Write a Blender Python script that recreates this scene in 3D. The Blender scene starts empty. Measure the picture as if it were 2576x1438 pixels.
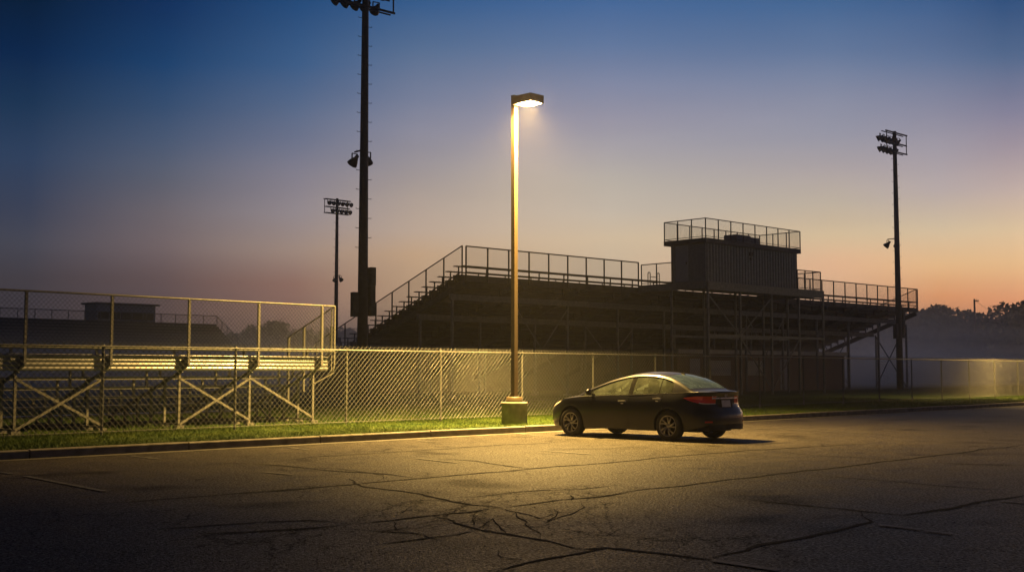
import bpy, math, random
import numpy as np
from mathutils import Vector, Matrix

random.seed(7)
RNG = np.random.default_rng(7)
scene = bpy.context.scene
COL = scene.collection
PI = math.pi
H_CAM, F_PX, TH = 1.45, 3000.0, math.atan(213 / 3000.0)
GZ = 0.15                                     # height of the lawn above the asphalt


# ------------------------------------------------------------------ helpers
def srgb(*c):
    return tuple(((v / 255.0) / 12.92 if v <= 10 else (((v / 255.0) + 0.055) / 1.055) ** 2.4) for v in c)


def at(px, py, z=0.0):
    """point of the plane at height z seen at that place (surveying the lot)"""
    c, s = math.cos(TH), math.sin(TH)
    u, v = (px - 1288) / F_PX, (719 - py) / F_PX
    d = Vector((u, c - v * s, s + v * c))
    t = (z - H_CAM) / d.z
    return Vector((d.x * t, d.y * t, z))


def link(o):
    COL.objects.link(o)
    return o


class MB:
    def __init__(self):
        self.v, self.f, self.s, self.m = [], [], [], []

    def add(self, vs, fs, smooth=False, mi=0):
        b = len(self.v)
        self.v.extend([tuple(p) for p in vs])
        for f in fs:
            self.f.append(tuple(i + b for i in f))
            self.s.append(smooth)
            self.m.append(mi)

    def box(self, x0, x1, y0, y1, z0, z1, mi=0):
        vs = [(x, y, z) for z in (z0, z1) for y in (y0, y1) for x in (x0, x1)]
        self.add(vs, [(0, 2, 3, 1), (4, 5, 7, 6), (0, 1, 5, 4), (2, 6, 7, 3), (0, 4, 6, 2), (1, 3, 7, 5)], mi=mi)

    def bar(self, p, q, w, h, up=(0, 0, 1), mi=0):
        p, q, up = Vector(p), Vector(q), Vector(up)
        d = (q - p).normalized()
        if abs(d.dot(up)) > 0.98:
            up = Vector((1, 0, 0))
        a = d.cross(up).normalized() * (w / 2)
        b = a.cross(d).normalized() * (h / 2)
        vs = [p - a - b, p + a - b, p + a + b, p - a + b, q - a - b, q + a - b, q + a + b, q - a + b]
        self.add(vs, [(3, 2, 1, 0), (4, 5, 6, 7), (0, 1, 5, 4), (1, 2, 6, 5), (2, 3, 7, 6), (3, 0, 4, 7)], mi=mi)

    def tube(self, p, q, r, n=8, r2=None, cap=True, smooth=True, mi=0):
        p, q = Vector(p), Vector(q)
        r2 = r if r2 is None else r2
        d = (q - p).normalized()
        u = Vector((1, 0, 0)) if abs(d.x) < 0.8 else Vector((0, 1, 0))
        a = d.cross(u).normalized()
        b = d.cross(a)
        vs, fs = [], []
        for k in range(n):
            t = 2 * PI * k / n
            o = a * math.cos(t) + b * math.sin(t)
            vs += [p + o * r, q + o * r2]
        for k in range(n):
            i, j = 2 * k, 2 * ((k + 1) % n)
            fs.append((i, i + 1, j + 1, j))
        self.add(vs, fs, smooth, mi)
        if cap:
            self.add([vs[2 * k] for k in range(n)], [tuple(range(n))], False, mi)
            self.add([vs[2 * k + 1] for k in range(n)], [tuple(reversed(range(n)))], False, mi)

    def path(self, pts, r, n=8, mi=0):
        pts = [Vector(p) for p in pts]
        for p, q in zip(pts, pts[1:]):
            self.tube(p, q, r, n, mi=mi)

    def lathe(self, prof, n=24, o=(0, 0, 0), axis='z', mi=0):
        vs, fs = [], []
        m = len(prof)
        for k in range(n):
            t = 2 * PI * k / n
            for r, h in prof:
                if axis == 'z':
                    vs.append((o[0] + r * math.cos(t), o[1] + r * math.sin(t), o[2] + h))
                else:
                    vs.append((o[0] + r * math.cos(t), o[1] + h, o[2] + r * math.sin(t)))
        for k in range(n):
            for i in range(m - 1):
                a, b = k * m + i, ((k + 1) % n) * m + i
                fs.append((a, b, b + 1, a + 1))
        self.add(vs, fs, True, mi)

    def fabric(self, P0, ux, L, H, pitch, r, slope=0.0, z0=0.0):
        """chain link: two families of wires woven over the panel"""
        P0, ux = Vector(P0), Vector(ux).normalized()
        nrm = ux.cross(Vector((0, 0, 1))).normalized()
        for fam in (1, -1):
            off = nrm * (r * 0.9 * fam)
            c = -H if fam == 1 else 0.0
            cmax = L if fam == 1 else L + H
            while c < cmax:
                za, zb = 0.0, H
                if fam == 1:
                    za, zb = max(za, -c), min(zb, L - c)
                    X = lambda z: c + z
                else:
                    za, zb = max(za, c - L), min(zb, c)
                    X = lambda z: c - z
                if zb - za > 0.02:
                    n = max(1, int((zb - za) / 0.5))
                    for i in range(n):
                        a, b = za + (zb - za) * i / n, za + (zb - za) * (i + 1) / n
                        p = P0 + ux * X(a) + Vector((0, 0, z0 + a + slope * X(a))) + off
                        q = P0 + ux * X(b) + Vector((0, 0, z0 + b + slope * X(b))) + off
                        self.tube(p, q, r, 4, cap=False, smooth=False)
                c += pitch

    def build(self, name, mat, parent=None, loc=None):
        me = bpy.data.meshes.new(name)
        me.from_pydata(self.v, [], self.f)
        me.polygons.foreach_set('use_smooth', self.s)
        mats = mat if isinstance(mat, (list, tuple)) else [mat]
        for m in mats:
            me.materials.append(m)
        if len(mats) > 1:
            me.polygons.foreach_set('material_index', self.m)
        me.update()
        o = link(bpy.data.objects.new(name, me))
        if parent is not None:
            o.parent = parent
        if loc is not None:
            o.location = loc
        return o


def tag(o, label, cat, group=None):
    o['label'], o['category'] = label, cat
    if group:
        o['group'] = group
    return o


def thing(name, label, cat, loc=(0, 0, 0), rz=0.0, group=None):
    o = link(bpy.data.objects.new(name, None))
    o.empty_display_size = 0.3
    o.location, o.rotation_euler = loc, (0, 0, rz)
    return tag(o, label, cat, group)


def struct(o):
    o['kind'] = 'structure'
    return o


def kids(o):
    return [c for c in bpy.data.objects if c.parent == o]


def copy_tree(o, parent=None):
    c = link(o.copy())
    if parent is not None:
        c.parent = parent
    for ch in kids(o):
        copy_tree(ch, c)
    return c


# ---------------------------------------------------------------- materials
def new_mat(name):
    m = bpy.data.materials.new(name)
    m.use_nodes = True
    nt = m.node_tree
    return m, nt, nt.nodes['Principled BSDF']


def node(nt, t, **kw):
    n = nt.nodes.new(t)
    for k, v in kw.items():
        if k.startswith('i_'):
            n.inputs[k[2:].replace('_', ' ')].default_value = v
        else:
            setattr(n, k, v)
    return n


def ramp(nt, fac, stops):
    r = nt.nodes.new('ShaderNodeValToRGB')
    el = r.color_ramp.elements
    while len(el) < len(stops):
        el.new(0.5)
    for e, (p, c) in zip(el, stops):
        e.position = p
        e.color = (*c[:3], 1) if not isinstance(c, (int, float)) else (c, c, c, 1)
    nt.links.new(fac, r.inputs[0])
    return r


def simple(name, col, rough=0.6, metal=0.0, var=0.25, scale=6.0, bump=0.15, bscale=60.0, spec=0.5, coat=0.0):
    m, nt, b = new_mat(name)
    tc = node(nt, 'ShaderNodeTexCoord')
    n1 = node(nt, 'ShaderNodeTexNoise', i_Scale=scale, i_Detail=6.0)
    nt.links.new(tc.outputs['Object'], n1.inputs['Vector'])
    lo = tuple(c * (1 - var) for c in col)
    hi = tuple(min(1, c * (1 + var)) for c in col)
    r = ramp(nt, n1.outputs['Fac'], [(0.3, lo), (0.7, hi)])
    nt.links.new(r.outputs[0], b.inputs['Base Color'])
    rr = ramp(nt, n1.outputs['Fac'], [(0.3, min(1, rough + 0.1)), (0.75, max(0.03, rough - 0.1))])
    nt.links.new(rr.outputs[0], b.inputs['Roughness'])
    b.inputs['Metallic'].default_value = metal
    b.inputs['Specular IOR Level'].default_value = spec
    b.inputs['Coat Weight'].default_value = coat
    b.inputs['Coat Roughness'].default_value = 0.06
    if bump:
        n2 = node(nt, 'ShaderNodeTexNoise', i_Scale=bscale, i_Detail=4.0)
        nt.links.new(tc.outputs['Object'], n2.inputs['Vector'])
        bp = node(nt, 'ShaderNodeBump', i_Strength=bump, i_Distance=0.01)
        nt.links.new(n2.outputs['Fac'], bp.inputs['Height'])
        nt.links.new(bp.outputs[0], b.inputs['Normal'])
    return m


M = {}
M['galv'] = simple('galvanised_steel', (0.17, 0.17, 0.16), 0.55, 0.2, bump=0.1)
M['wire'] = simple('galvanised_wire', (0.098, 0.1, 0.098), 0.5, 0.2, bump=0)
M['alu'] = simple('mill_aluminium', (0.27, 0.27, 0.265), 0.40, 0.6, var=0.2, scale=3, bump=0.06)
M['alu_post'] = simple('weathered_aluminium', (0.22, 0.215, 0.20), 0.5, 0.3, var=0.2, bump=0.1)
M['steel'] = simple('dark_painted_steel', (0.042, 0.046, 0.050), 0.6, 0.2)
M['steel_grey'] = simple('grey_primed_steel', (0.185, 0.20, 0.215), 0.65, 0.1, var=0.2)
M['deck'] = simple('weathered_deck_aluminium', (0.042, 0.046, 0.052), 0.55, 0.3)
M['darkwire'] = simple('dark_wire', (0.05, 0.05, 0.05), 0.6, 0.2, bump=0)
M['blackpole'] = simple('blackened_pole_steel', (0.022, 0.022, 0.022), 0.6, 0.0)
M['flood'] = simple('floodlight_housing', (0.03, 0.03, 0.032), 0.5, 0.3)
M['bronze'] = simple('bronze_painted_steel', (0.09, 0.066, 0.04), 0.42, 0.2, var=0.12, bump=0.05)
M['concrete'] = simple('concrete', (0.17, 0.155, 0.13), 0.85, var=0.3, scale=5, bump=0.4, bscale=50)
M['corr'] = simple('corrugated_cladding', (0.15, 0.18, 0.22), 0.5, 0.2, var=0.15)
M['doorp'] = simple('painted_door', (0.34, 0.37, 0.44), 0.5, var=0.08)
M['brick'] = simple('brown_block', (0.22, 0.15, 0.11), 0.85, var=0.2)
M['fascia'] = simple('pale_fascia', (0.5, 0.5, 0.48), 0.7, var=0.1)
M['wood'] = simple('creosoted_timber', (0.08, 0.06, 0.05), 0.85)
M['bark'] = simple('bark', (0.07, 0.055, 0.045), 0.9)
M['rubber'] = simple('tyre_rubber', (0.018, 0.018, 0.018), 0.75, bump=0.1)
M['plastic'] = simple('black_plastic', (0.010, 0.010, 0.011), 0.6, bump=0, spec=0.2)
M['rim'] = simple('alloy_rim', (0.27, 0.265, 0.26), 0.35, 0.6, var=0.1, bump=0)
M['chrome'] = simple('chrome', (0.75, 0.75, 0.78), 0.3, 0.55, var=0.05, bump=0)
M['seat'] = simple('seat_fabric', (0.06, 0.06, 0.06), 0.9)
M['plate'] = simple('number_plate', (0.45, 0.47, 0.52), 0.45, var=0.12, scale=18, bump=0)
M['farstand'] = simple('far_stand_grey', (0.09, 0.10, 0.12), 0.7)


def mat_paint():
    m, nt, b = new_mat('dark_navy_car_paint')
    tc = node(nt, 'ShaderNodeTexCoord')
    b.inputs['Base Color'].default_value = (0.008, 0.009, 0.016, 1)
    b.inputs['Metallic'].default_value = 0.35
    b.inputs['Roughness'].default_value = 0.42
    b.inputs['Coat Weight'].default_value = 0.6
    b.inputs['Specular IOR Level'].default_value = 0.25
    n = node(nt, 'ShaderNodeTexNoise', i_Scale=900.0, i_Detail=1.0)     # dew
    nt.links.new(tc.outputs['Object'], n.inputs['Vector'])
    r = ramp(nt, n.outputs['Fac'], [(0.45, 0.05), (0.64, 0.22)])
    nt.links.new(r.outputs[0], b.inputs['Coat Roughness'])
    bp = node(nt, 'ShaderNodeBump', i_Strength=0.05, i_Distance=0.002)
    nt.links.new(n.outputs['Fac'], bp.inputs['Height'])
    nt.links.new(bp.outputs[0], b.inputs['Coat Normal'])
    return m


M['paint'] = mat_paint()


def mat_glass(name, dew, tint, dewcol):
    """car glass with a film of dew: part clear, part scattering, with a real reflection"""
    m = bpy.data.materials.new(name)
    m.use_nodes = True
    nt = m.node_tree
    nt.nodes.clear()
    out = node(nt, 'ShaderNodeOutputMaterial')
    tr = node(nt, 'ShaderNodeBsdfTransparent')
    tr.inputs[0].default_value = (*tint, 1)
    tl = node(nt, 'ShaderNodeBsdfTranslucent')
    tl.inputs[0].default_value = (*dewcol, 1)
    df = node(nt, 'ShaderNodeBsdfDiffuse')
    df.inputs[0].default_value = (*dewcol, 1)
    mx0 = node(nt, 'ShaderNodeMixShader')
    mx0.inputs[0].default_value = 0.4
    nt.links.new(tl.outputs[0], mx0.inputs[1])
    nt.links.new(df.outputs[0], mx0.inputs[2])
    tc = node(nt, 'ShaderNodeTexCoord')
    nz = node(nt, 'ShaderNodeTexNoise', i_Scale=7.0, i_Detail=5.0)
    nt.links.new(tc.outputs['Object'], nz.inputs['Vector'])
    rp = ramp(nt, nz.outputs['Fac'], [(0.3, dew * 0.6), (0.7, min(1, dew * 1.35))])
    mx1 = node(nt, 'ShaderNodeMixShader')
    nt.links.new(rp.outputs[0], mx1.inputs[0])
    nt.links.new(tr.outputs[0], mx1.inputs[1])
    nt.links.new(mx0.outputs[0], mx1.inputs[2])
    gl = node(nt, 'ShaderNodeBsdfGlossy')
    gl.inputs['Roughness'].default_value = 0.12
    fr = node(nt, 'ShaderNodeFresnel')
    fr.inputs[0].default_value = 1.5
    mx2 = node(nt, 'ShaderNodeMixShader')
    nt.links.new(fr.outputs[0], mx2.inputs[0])
    nt.links.new(mx1.outputs[0], mx2.inputs[1])
    nt.links.new(gl.outputs[0], mx2.inputs[2])
    nt.links.new(mx2.outputs[0], out.inputs[0])
    return m


M['matte'] = simple('matte_black_film', (0.006, 0.006, 0.006), 0.9, bump=0, spec=0.05)
M['glass'] = mat_glass('dewy_side_glass', 0.24, (0.55, 0.62, 0.55), (0.45, 0.52, 0.42))
M['rearglass'] = mat_glass('dewy_sky_tinted_rear_glass', 0.38, (0.30, 0.36, 0.38), (0.20, 0.31, 0.46))  # dew film tinted blue to paint in the sky's reflection


def mat_lens(name, col):
    m, nt, b = new_mat(name)
    b.inputs['Base Color'].default_value = (*col, 1)
    b.inputs['Roughness'].default_value = 0.15
    b.inputs['Coat Weight'].default_value = 1.0
    return m


M['red'] = mat_lens('red_lamp_lens', (0.62, 0.03, 0.012))
M['redlit'] = mat_lens('lit_red_lens', (0.95, 0.16, 0.03))  # brighter copy of the red lens: street lamp light showing through, put in the colour
M['clear'] = mat_lens('clear_lamp_lens', (0.55, 0.5, 0.45))


def mat_asphalt():
    m, nt, b = new_mat('worn_asphalt')
    tc = node(nt, 'ShaderNodeTexCoord')
    P = tc.outputs['Object']

    def noise(s, d=6.0, r=0.6):
        n = node(nt, 'ShaderNodeTexNoise', i_Scale=s, i_Detail=d, i_Roughness=r)
        nt.links.new(P, n.inputs['Vector'])
        return n.outputs['Fac']
    big, mid, fine = noise(0.22, 5), noise(2.2, 8, 0.7), noise(33, 4, 0.75)
    vor = node(nt, 'ShaderNodeTexVoronoi', i_Scale=60.0)
    nt.links.new(P, vor.inputs['Vector'])

    def mul(c1, c2, f=1.0, bt='MULTIPLY'):
        x = node(nt, 'ShaderNodeMixRGB', blend_type=bt)
        x.inputs[0].default_value = f
        nt.links.new(c1, x.inputs[1])
        nt.links.new(c2, x.inputs[2])
        return x.outputs[0]
    base = ramp(nt, big, [(0.3, (0.028, 0.0235, 0.018)), (0.7, (0.052, 0.044, 0.034))]).outputs[0]
    base = mul(base, ramp(nt, mid, [(0.28, 0.62), (0.72, 1.3)]).outputs[0])
    base = mul(base, ramp(nt, fine, [(0.34, 0.30), (0.66, 1.9)]).outputs[0])
    # pale stones worn clean here and there
    sp = node(nt, 'ShaderNodeSeparateColor')
    nt.links.new(vor.outputs['Color'], sp.inputs[0])
    st = ramp(nt, sp.outputs[0], [(0.80, 0.0), (0.95, 0.10)])
    base = mul(base, st.outputs[0], 1.0, 'ADD')
    # a web of hairline cracks where the surface has let go
    dist = node(nt, 'ShaderNodeTexNoise', i_Scale=1.6, i_Detail=5.0, i_Roughness=0.7)
    nt.links.new(P, dist.inputs['Vector'])
    add = node(nt, 'ShaderNodeMixRGB', blend_type='LINEAR_LIGHT')
    add.inputs[0].default_value = 0.22
    mp = node(nt, 'ShaderNodeMapping')
    mp.inputs['Scale'].default_value = (1.0, 0.38, 1.0)
    nt.links.new(P, mp.inputs['Vector'])
    nt.links.new(mp.outputs[0], add.inputs[1])
    nt.links.new(dist.outputs['Color'], add.inputs[2])
    patch0 = noise(0.55, 3, 0.5)
    # the broken area in front of the lamp, where cars turn
    cpt = at((400 + .5047 * 1780) / 1.0683, (1100 + .5047 * 600) / 1.0683)
    sub = node(nt, 'ShaderNodeVectorMath', operation='SUBTRACT')
    nt.links.new(P, sub.inputs[0])
    sub.inputs[1].default_value = cpt
    ln = node(nt, 'ShaderNodeVectorMath', operation='LENGTH')
    nt.links.new(sub.outputs[0], ln.inputs[0])
    mrn = node(nt, 'ShaderNodeMapRange')
    mrn.inputs[1].default_value, mrn.inputs[2].default_value = 5.0, 0.4
    mrn.inputs[3].default_value, mrn.inputs[4].default_value = -0.08, 0.17
    nt.links.new(ln.outputs['Value'], mrn.inputs[0])
    pa = node(nt, 'ShaderNodeMath', operation='ADD')
    nt.links.new(patch0, pa.inputs[0])
    nt.links.new(mrn.outputs[0], pa.inputs[1])
    patch = pa.outputs[0]
    # stone faces shine, the binder between them and the cracks do not
    spec = ramp(nt, fine, [(0.38, 0.0), (0.52, 0.08), (0.67, 0.52)]).outputs[0]
    spec = mul(spec, ramp(nt, mid, [(0.28, 0.55), (0.72, 1.35)]).outputs[0])
    spec = mul(spec, ramp(nt, sp.outputs[1], [(0.0, 0.45), (1.0, 1.6)]).outputs[0])
    for sc_, th, lo, hi in ((0.9, 0.014, 0.46, 0.58), (2.1, 0.027, 0.51, 0.63), (4.0, 0.032, 0.57, 0.72)):
        vc = node(nt, 'ShaderNodeTexVoronoi', feature='DISTANCE_TO_EDGE', i_Scale=sc_)
        nt.links.new(add.outputs[0], vc.inputs['Vector'])
        line = ramp(nt, vc.outputs['Distance'], [(th * 0.3, 1.0), (th, 0.0)])
        msk = ramp(nt, patch, [(lo, 0.0), (hi, 0.72)])
        fm = node(nt, 'ShaderNodeMath', operation='MULTIPLY')
        nt.links.new(line.outputs[0], fm.inputs[0])
        nt.links.new(msk.outputs[0], fm.inputs[1])
        mk = node(nt, 'ShaderNodeMixRGB')
        nt.links.new(fm.outputs[0], mk.inputs[0])
        nt.links.new(base, mk.inputs[1])
        mk.inputs[2].default_value = (0.006, 0.006, 0.006, 1)
        base = mk.outputs[0]
        inv = ramp(nt, fm.outputs[0], [(0.0, 1.0), (0.8, 0.12)])
        spec = mul(spec, inv.outputs[0])
    # dark stains (oil, tyre scuffs)
    stn = noise(0.55, 3, 0.5)
    base = mul(base, ramp(nt, stn, [(0.30, 0.55), (0.42, 1.0)]).outputs[0])
    nt.links.new(base, b.inputs['Base Color'])
    sc2 = ramp(nt, stn, [(0.30, 0.35), (0.42, 1.0)])
    spec = mul(spec, sc2.outputs[0])
    nt.links.new(spec, b.inputs['Specular IOR Level'])
    rr = ramp(nt, mid, [(0.3, 0.46), (0.7, 0.64)])
    nt.links.new(rr.outputs[0], b.inputs['Roughness'])
    b1 = node(nt, 'ShaderNodeBump', i_Strength=0.9, i_Distance=0.006)
    nt.links.new(vor.outputs['Distance'], b1.inputs['Height'])
    b1.invert = True
    b2 = node(nt, 'ShaderNodeBump', i_Strength=0.6, i_Distance=0.02)
    nt.links.new(mid, b2.inputs['Height'])
    nt.links.new(b1.outputs[0], b2.inputs['Normal'])
    nt.links.new(b2.outputs[0], b.inputs['Normal'])
    return m


M['asphalt'] = mat_asphalt()
M['crack'] = simple('crack_filler', (0.008, 0.008, 0.008), 0.95, var=0.4, scale=20, bump=0, spec=0.1)


def mat_line():
    m, nt, b = new_mat('worn_white_line_paint')
    tc = node(nt, 'ShaderNodeTexCoord')
    n = node(nt, 'ShaderNodeTexNoise', i_Scale=9.0, i_Detail=9.0, i_Roughness=0.75)
    nt.links.new(tc.outputs['Object'], n.inputs['Vector'])
    r = ramp(nt, n.outputs['Fac'], [(0.46, (0.035, 0.033, 0.031)), (0.62, (0.17, 0.165, 0.15))])
    nt.links.new(r.outputs[0], b.inputs['Base Color'])
    b.inputs['Roughness'].default_value = 0.7
    return m


M['line'] = mat_line()


def mat_lawn():
    m, nt, b = new_mat('lawn_soil_and_thatch')
    tc = node(nt, 'ShaderNodeTexCoord')
    n1 = node(nt, 'ShaderNodeTexNoise', i_Scale=0.7, i_Detail=8.0, i_Roughness=0.7)
    nt.links.new(tc.outputs['Object'], n1.inputs['Vector'])
    r = ramp(nt, n1.outputs['Fac'], [(0.3, (0.020, 0.040, 0.010)), (0.55, (0.050, 0.085, 0.018)), (0.75, (0.10, 0.10, 0.04))])
    n2 = node(nt, 'ShaderNodeTexNoise', i_Scale=35.0, i_Detail=6.0)
    nt.links.new(tc.outputs['Object'], n2.inputs['Vector'])
    r2 = ramp(nt, n2.outputs['Fac'], [(0.35, 0.45), (0.68, 1.5)])
    mx = node(nt, 'ShaderNodeMixRGB', blend_type='MULTIPLY')
    mx.inputs[0].default_value = 1
    nt.links.new(r.outputs[0], mx.inputs[1])
    nt.links.new(r2.outputs[0], mx.inputs[2])
    nt.links.new(mx.outputs[0], b.inputs['Base Color'])
    b.inputs['Roughness'].default_value = 0.95
    b.inputs['Specular IOR Level'].default_value = 0.15
    bp = node(nt, 'ShaderNodeBump', i_Strength=1.0, i_Distance=0.04)
    nt.links.new(n2.outputs['Fac'], bp.inputs['Height'])
    nt.links.new(bp.outputs[0], b.inputs['Normal'])
    return m


M['lawn'] = mat_lawn()


def mat_leafy(name, c0, c1, scale):
    m, nt, b = new_mat(name)
    tc = node(nt, 'ShaderNodeTexCoord')
    n1 = node(nt, 'ShaderNodeTexNoise', i_Scale=scale, i_Detail=4.0)
    nt.links.new(tc.outputs['Object'], n1.inputs['Vector'])
    r = ramp(nt, n1.outputs['Fac'], [(0.32, c0), (0.68, c1)])
    nt.links.new(r.outputs[0], b.inputs['Base Color'])
    b.inputs['Roughness'].default_value = 0.7
    b.inputs['Specular IOR Level'].default_value = 0.25
    return m


M['blade'] = mat_leafy('grass_blades', (0.035, 0.082, 0.009), (0.105, 0.14, 0.018), 1.3)
M['leaf'] = mat_leafy('foliage', (0.030, 0.040, 0.016), (0.07, 0.085, 0.03), 0.8)


def mat_emit(name, col, s):
    m = bpy.data.materials.new(name)
    m.use_nodes = True
    nt = m.node_tree
    nt.nodes.clear()
    out = node(nt, 'ShaderNodeOutputMaterial')
    e = node(nt, 'ShaderNodeEmission')
    e.inputs[0].default_value = (*col, 1)
    e.inputs[1].default_value = s
    nt.links.new(e.outputs[0], out.inputs[0])
    return m


LAMP = 1500.0
M['lamp'] = mat_emit('lit_lamp_glass', (1.0, 0.60, 0.20), LAMP)

# ------------------------------------------------------------------- ground
CURB = [(-70.2, -40.0), (-28.0, -0.3), (-8.37, 19.5), (-2.66, 25.3), (6.9, 34.8), (22.0, 50.6), (58, 88.5), (420, 460)]
CURB = [Vector((x, y, 0)) for x, y in CURB]


def offset_poly(pts, d):
    """shift a polyline sideways by d (positive = towards the field, left of travel)"""
    out = []
    for i, p in enumerate(pts):
        a = pts[max(0, i - 1)]
        b = pts[min(len(pts) - 1, i + 1)]
        t = (b - a).normalized()
        out.append(p + Vector((-t.y, t.x, 0)) * d)
    return out


mb = MB()
edge = offset_poly(CURB, 0.05)
vs = [(p.x, p.y, 0) for p in edge] + [(420, -60, 0), (-60, -60, 0)]
mb.add(vs, [tuple(range(len(vs) - 1, -1, -1))])
struct(mb.build('parking_lot', M['asphalt']))

mb = MB()
edge = offset_poly(CURB, 0.10)
vs = [(p.x, p.y, GZ - 0.03) for p in edge] + [(420, 480, GZ - 0.03), (-420, 480, GZ - 0.03), (-420, -40, GZ - 0.03)]
mb.add(vs, [tuple(range(len(vs)))])
struct(mb.build('lawn', M['lawn']))

# curb: cast lengths about three metres long with a joint between them, and a gutter pan
mb = MB()
d = (Vector((22.0, 50.6, 0)) - Vector((-8.37, 19.5, 0))).normalized()


def curb_at(s):
    """point on the curb line s metres from the third survey point"""
    pts = CURB[1:-1]
    s0 = -(CURB[2] - CURB[1]).length
    for a, b in zip(pts, pts[1:]):
        L = (b - a).length
        if s0 + L >= s or b is pts[-1]:
            return a + (b - a) * ((s - s0) / L), (b - a).normalized()
        s0 += L


prof = [(0.0, -0.02), (0.003, 0.128), (0.012, 0.143), (0.028, 0.150), (0.155, 0.15), (0.17, 0.14), (0.17, -0.02)]
s = -26.0
while s < 110:
    L = 2.95
    p, t = curb_at(s + 0.014)
    q, t2 = curb_at(s + L - 0.014)
    n, n2 = Vector((-t.y, t.x, 0)), Vector((-t2.y, t2.x, 0))
    dz = random.uniform(-0.006, 0.006)
    vs = []
    for (a, m_) in ((p, n), (q, n2)):
        vs += [a + m_ * o + Vector((0, 0, z + dz)) for o, z in prof]
    k = len(prof)
    mb.add(vs, [(i, i + k, i + k + 1, i + 1) for i in range(k - 1)], False)
    mb.add(vs, [tuple(range(k)), tuple(range(2 * k - 1, k - 1, -1))])
    s += L
struct(mb.build('curb', M['concrete']))

mb = MB()
s = -26.0
while s < 108:
    p, t = curb_at(s)
    q, t2 = curb_at(s + 2.95)
    w = 0.33
    n, n2 = Vector((t.y, -t.x, 0)), Vector((t2.y, -t2.x, 0))
    z = Vector((0, 0, 0.004))
    mb.add([p - n * .02 + z, p + n * (w + random.uniform(-.02, .02)) + z, q + n2 * (w + random.uniform(-.02, .02)) + z, q - n2 * .02 + z], [(0, 1, 2, 3)])
    s += 2.95
struct(mb.build('gutter', simple('gutter_concrete', (0.085, 0.078, 0.066), 0.8, var=0.35, scale=4, bump=0.4, bscale=60)))

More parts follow.
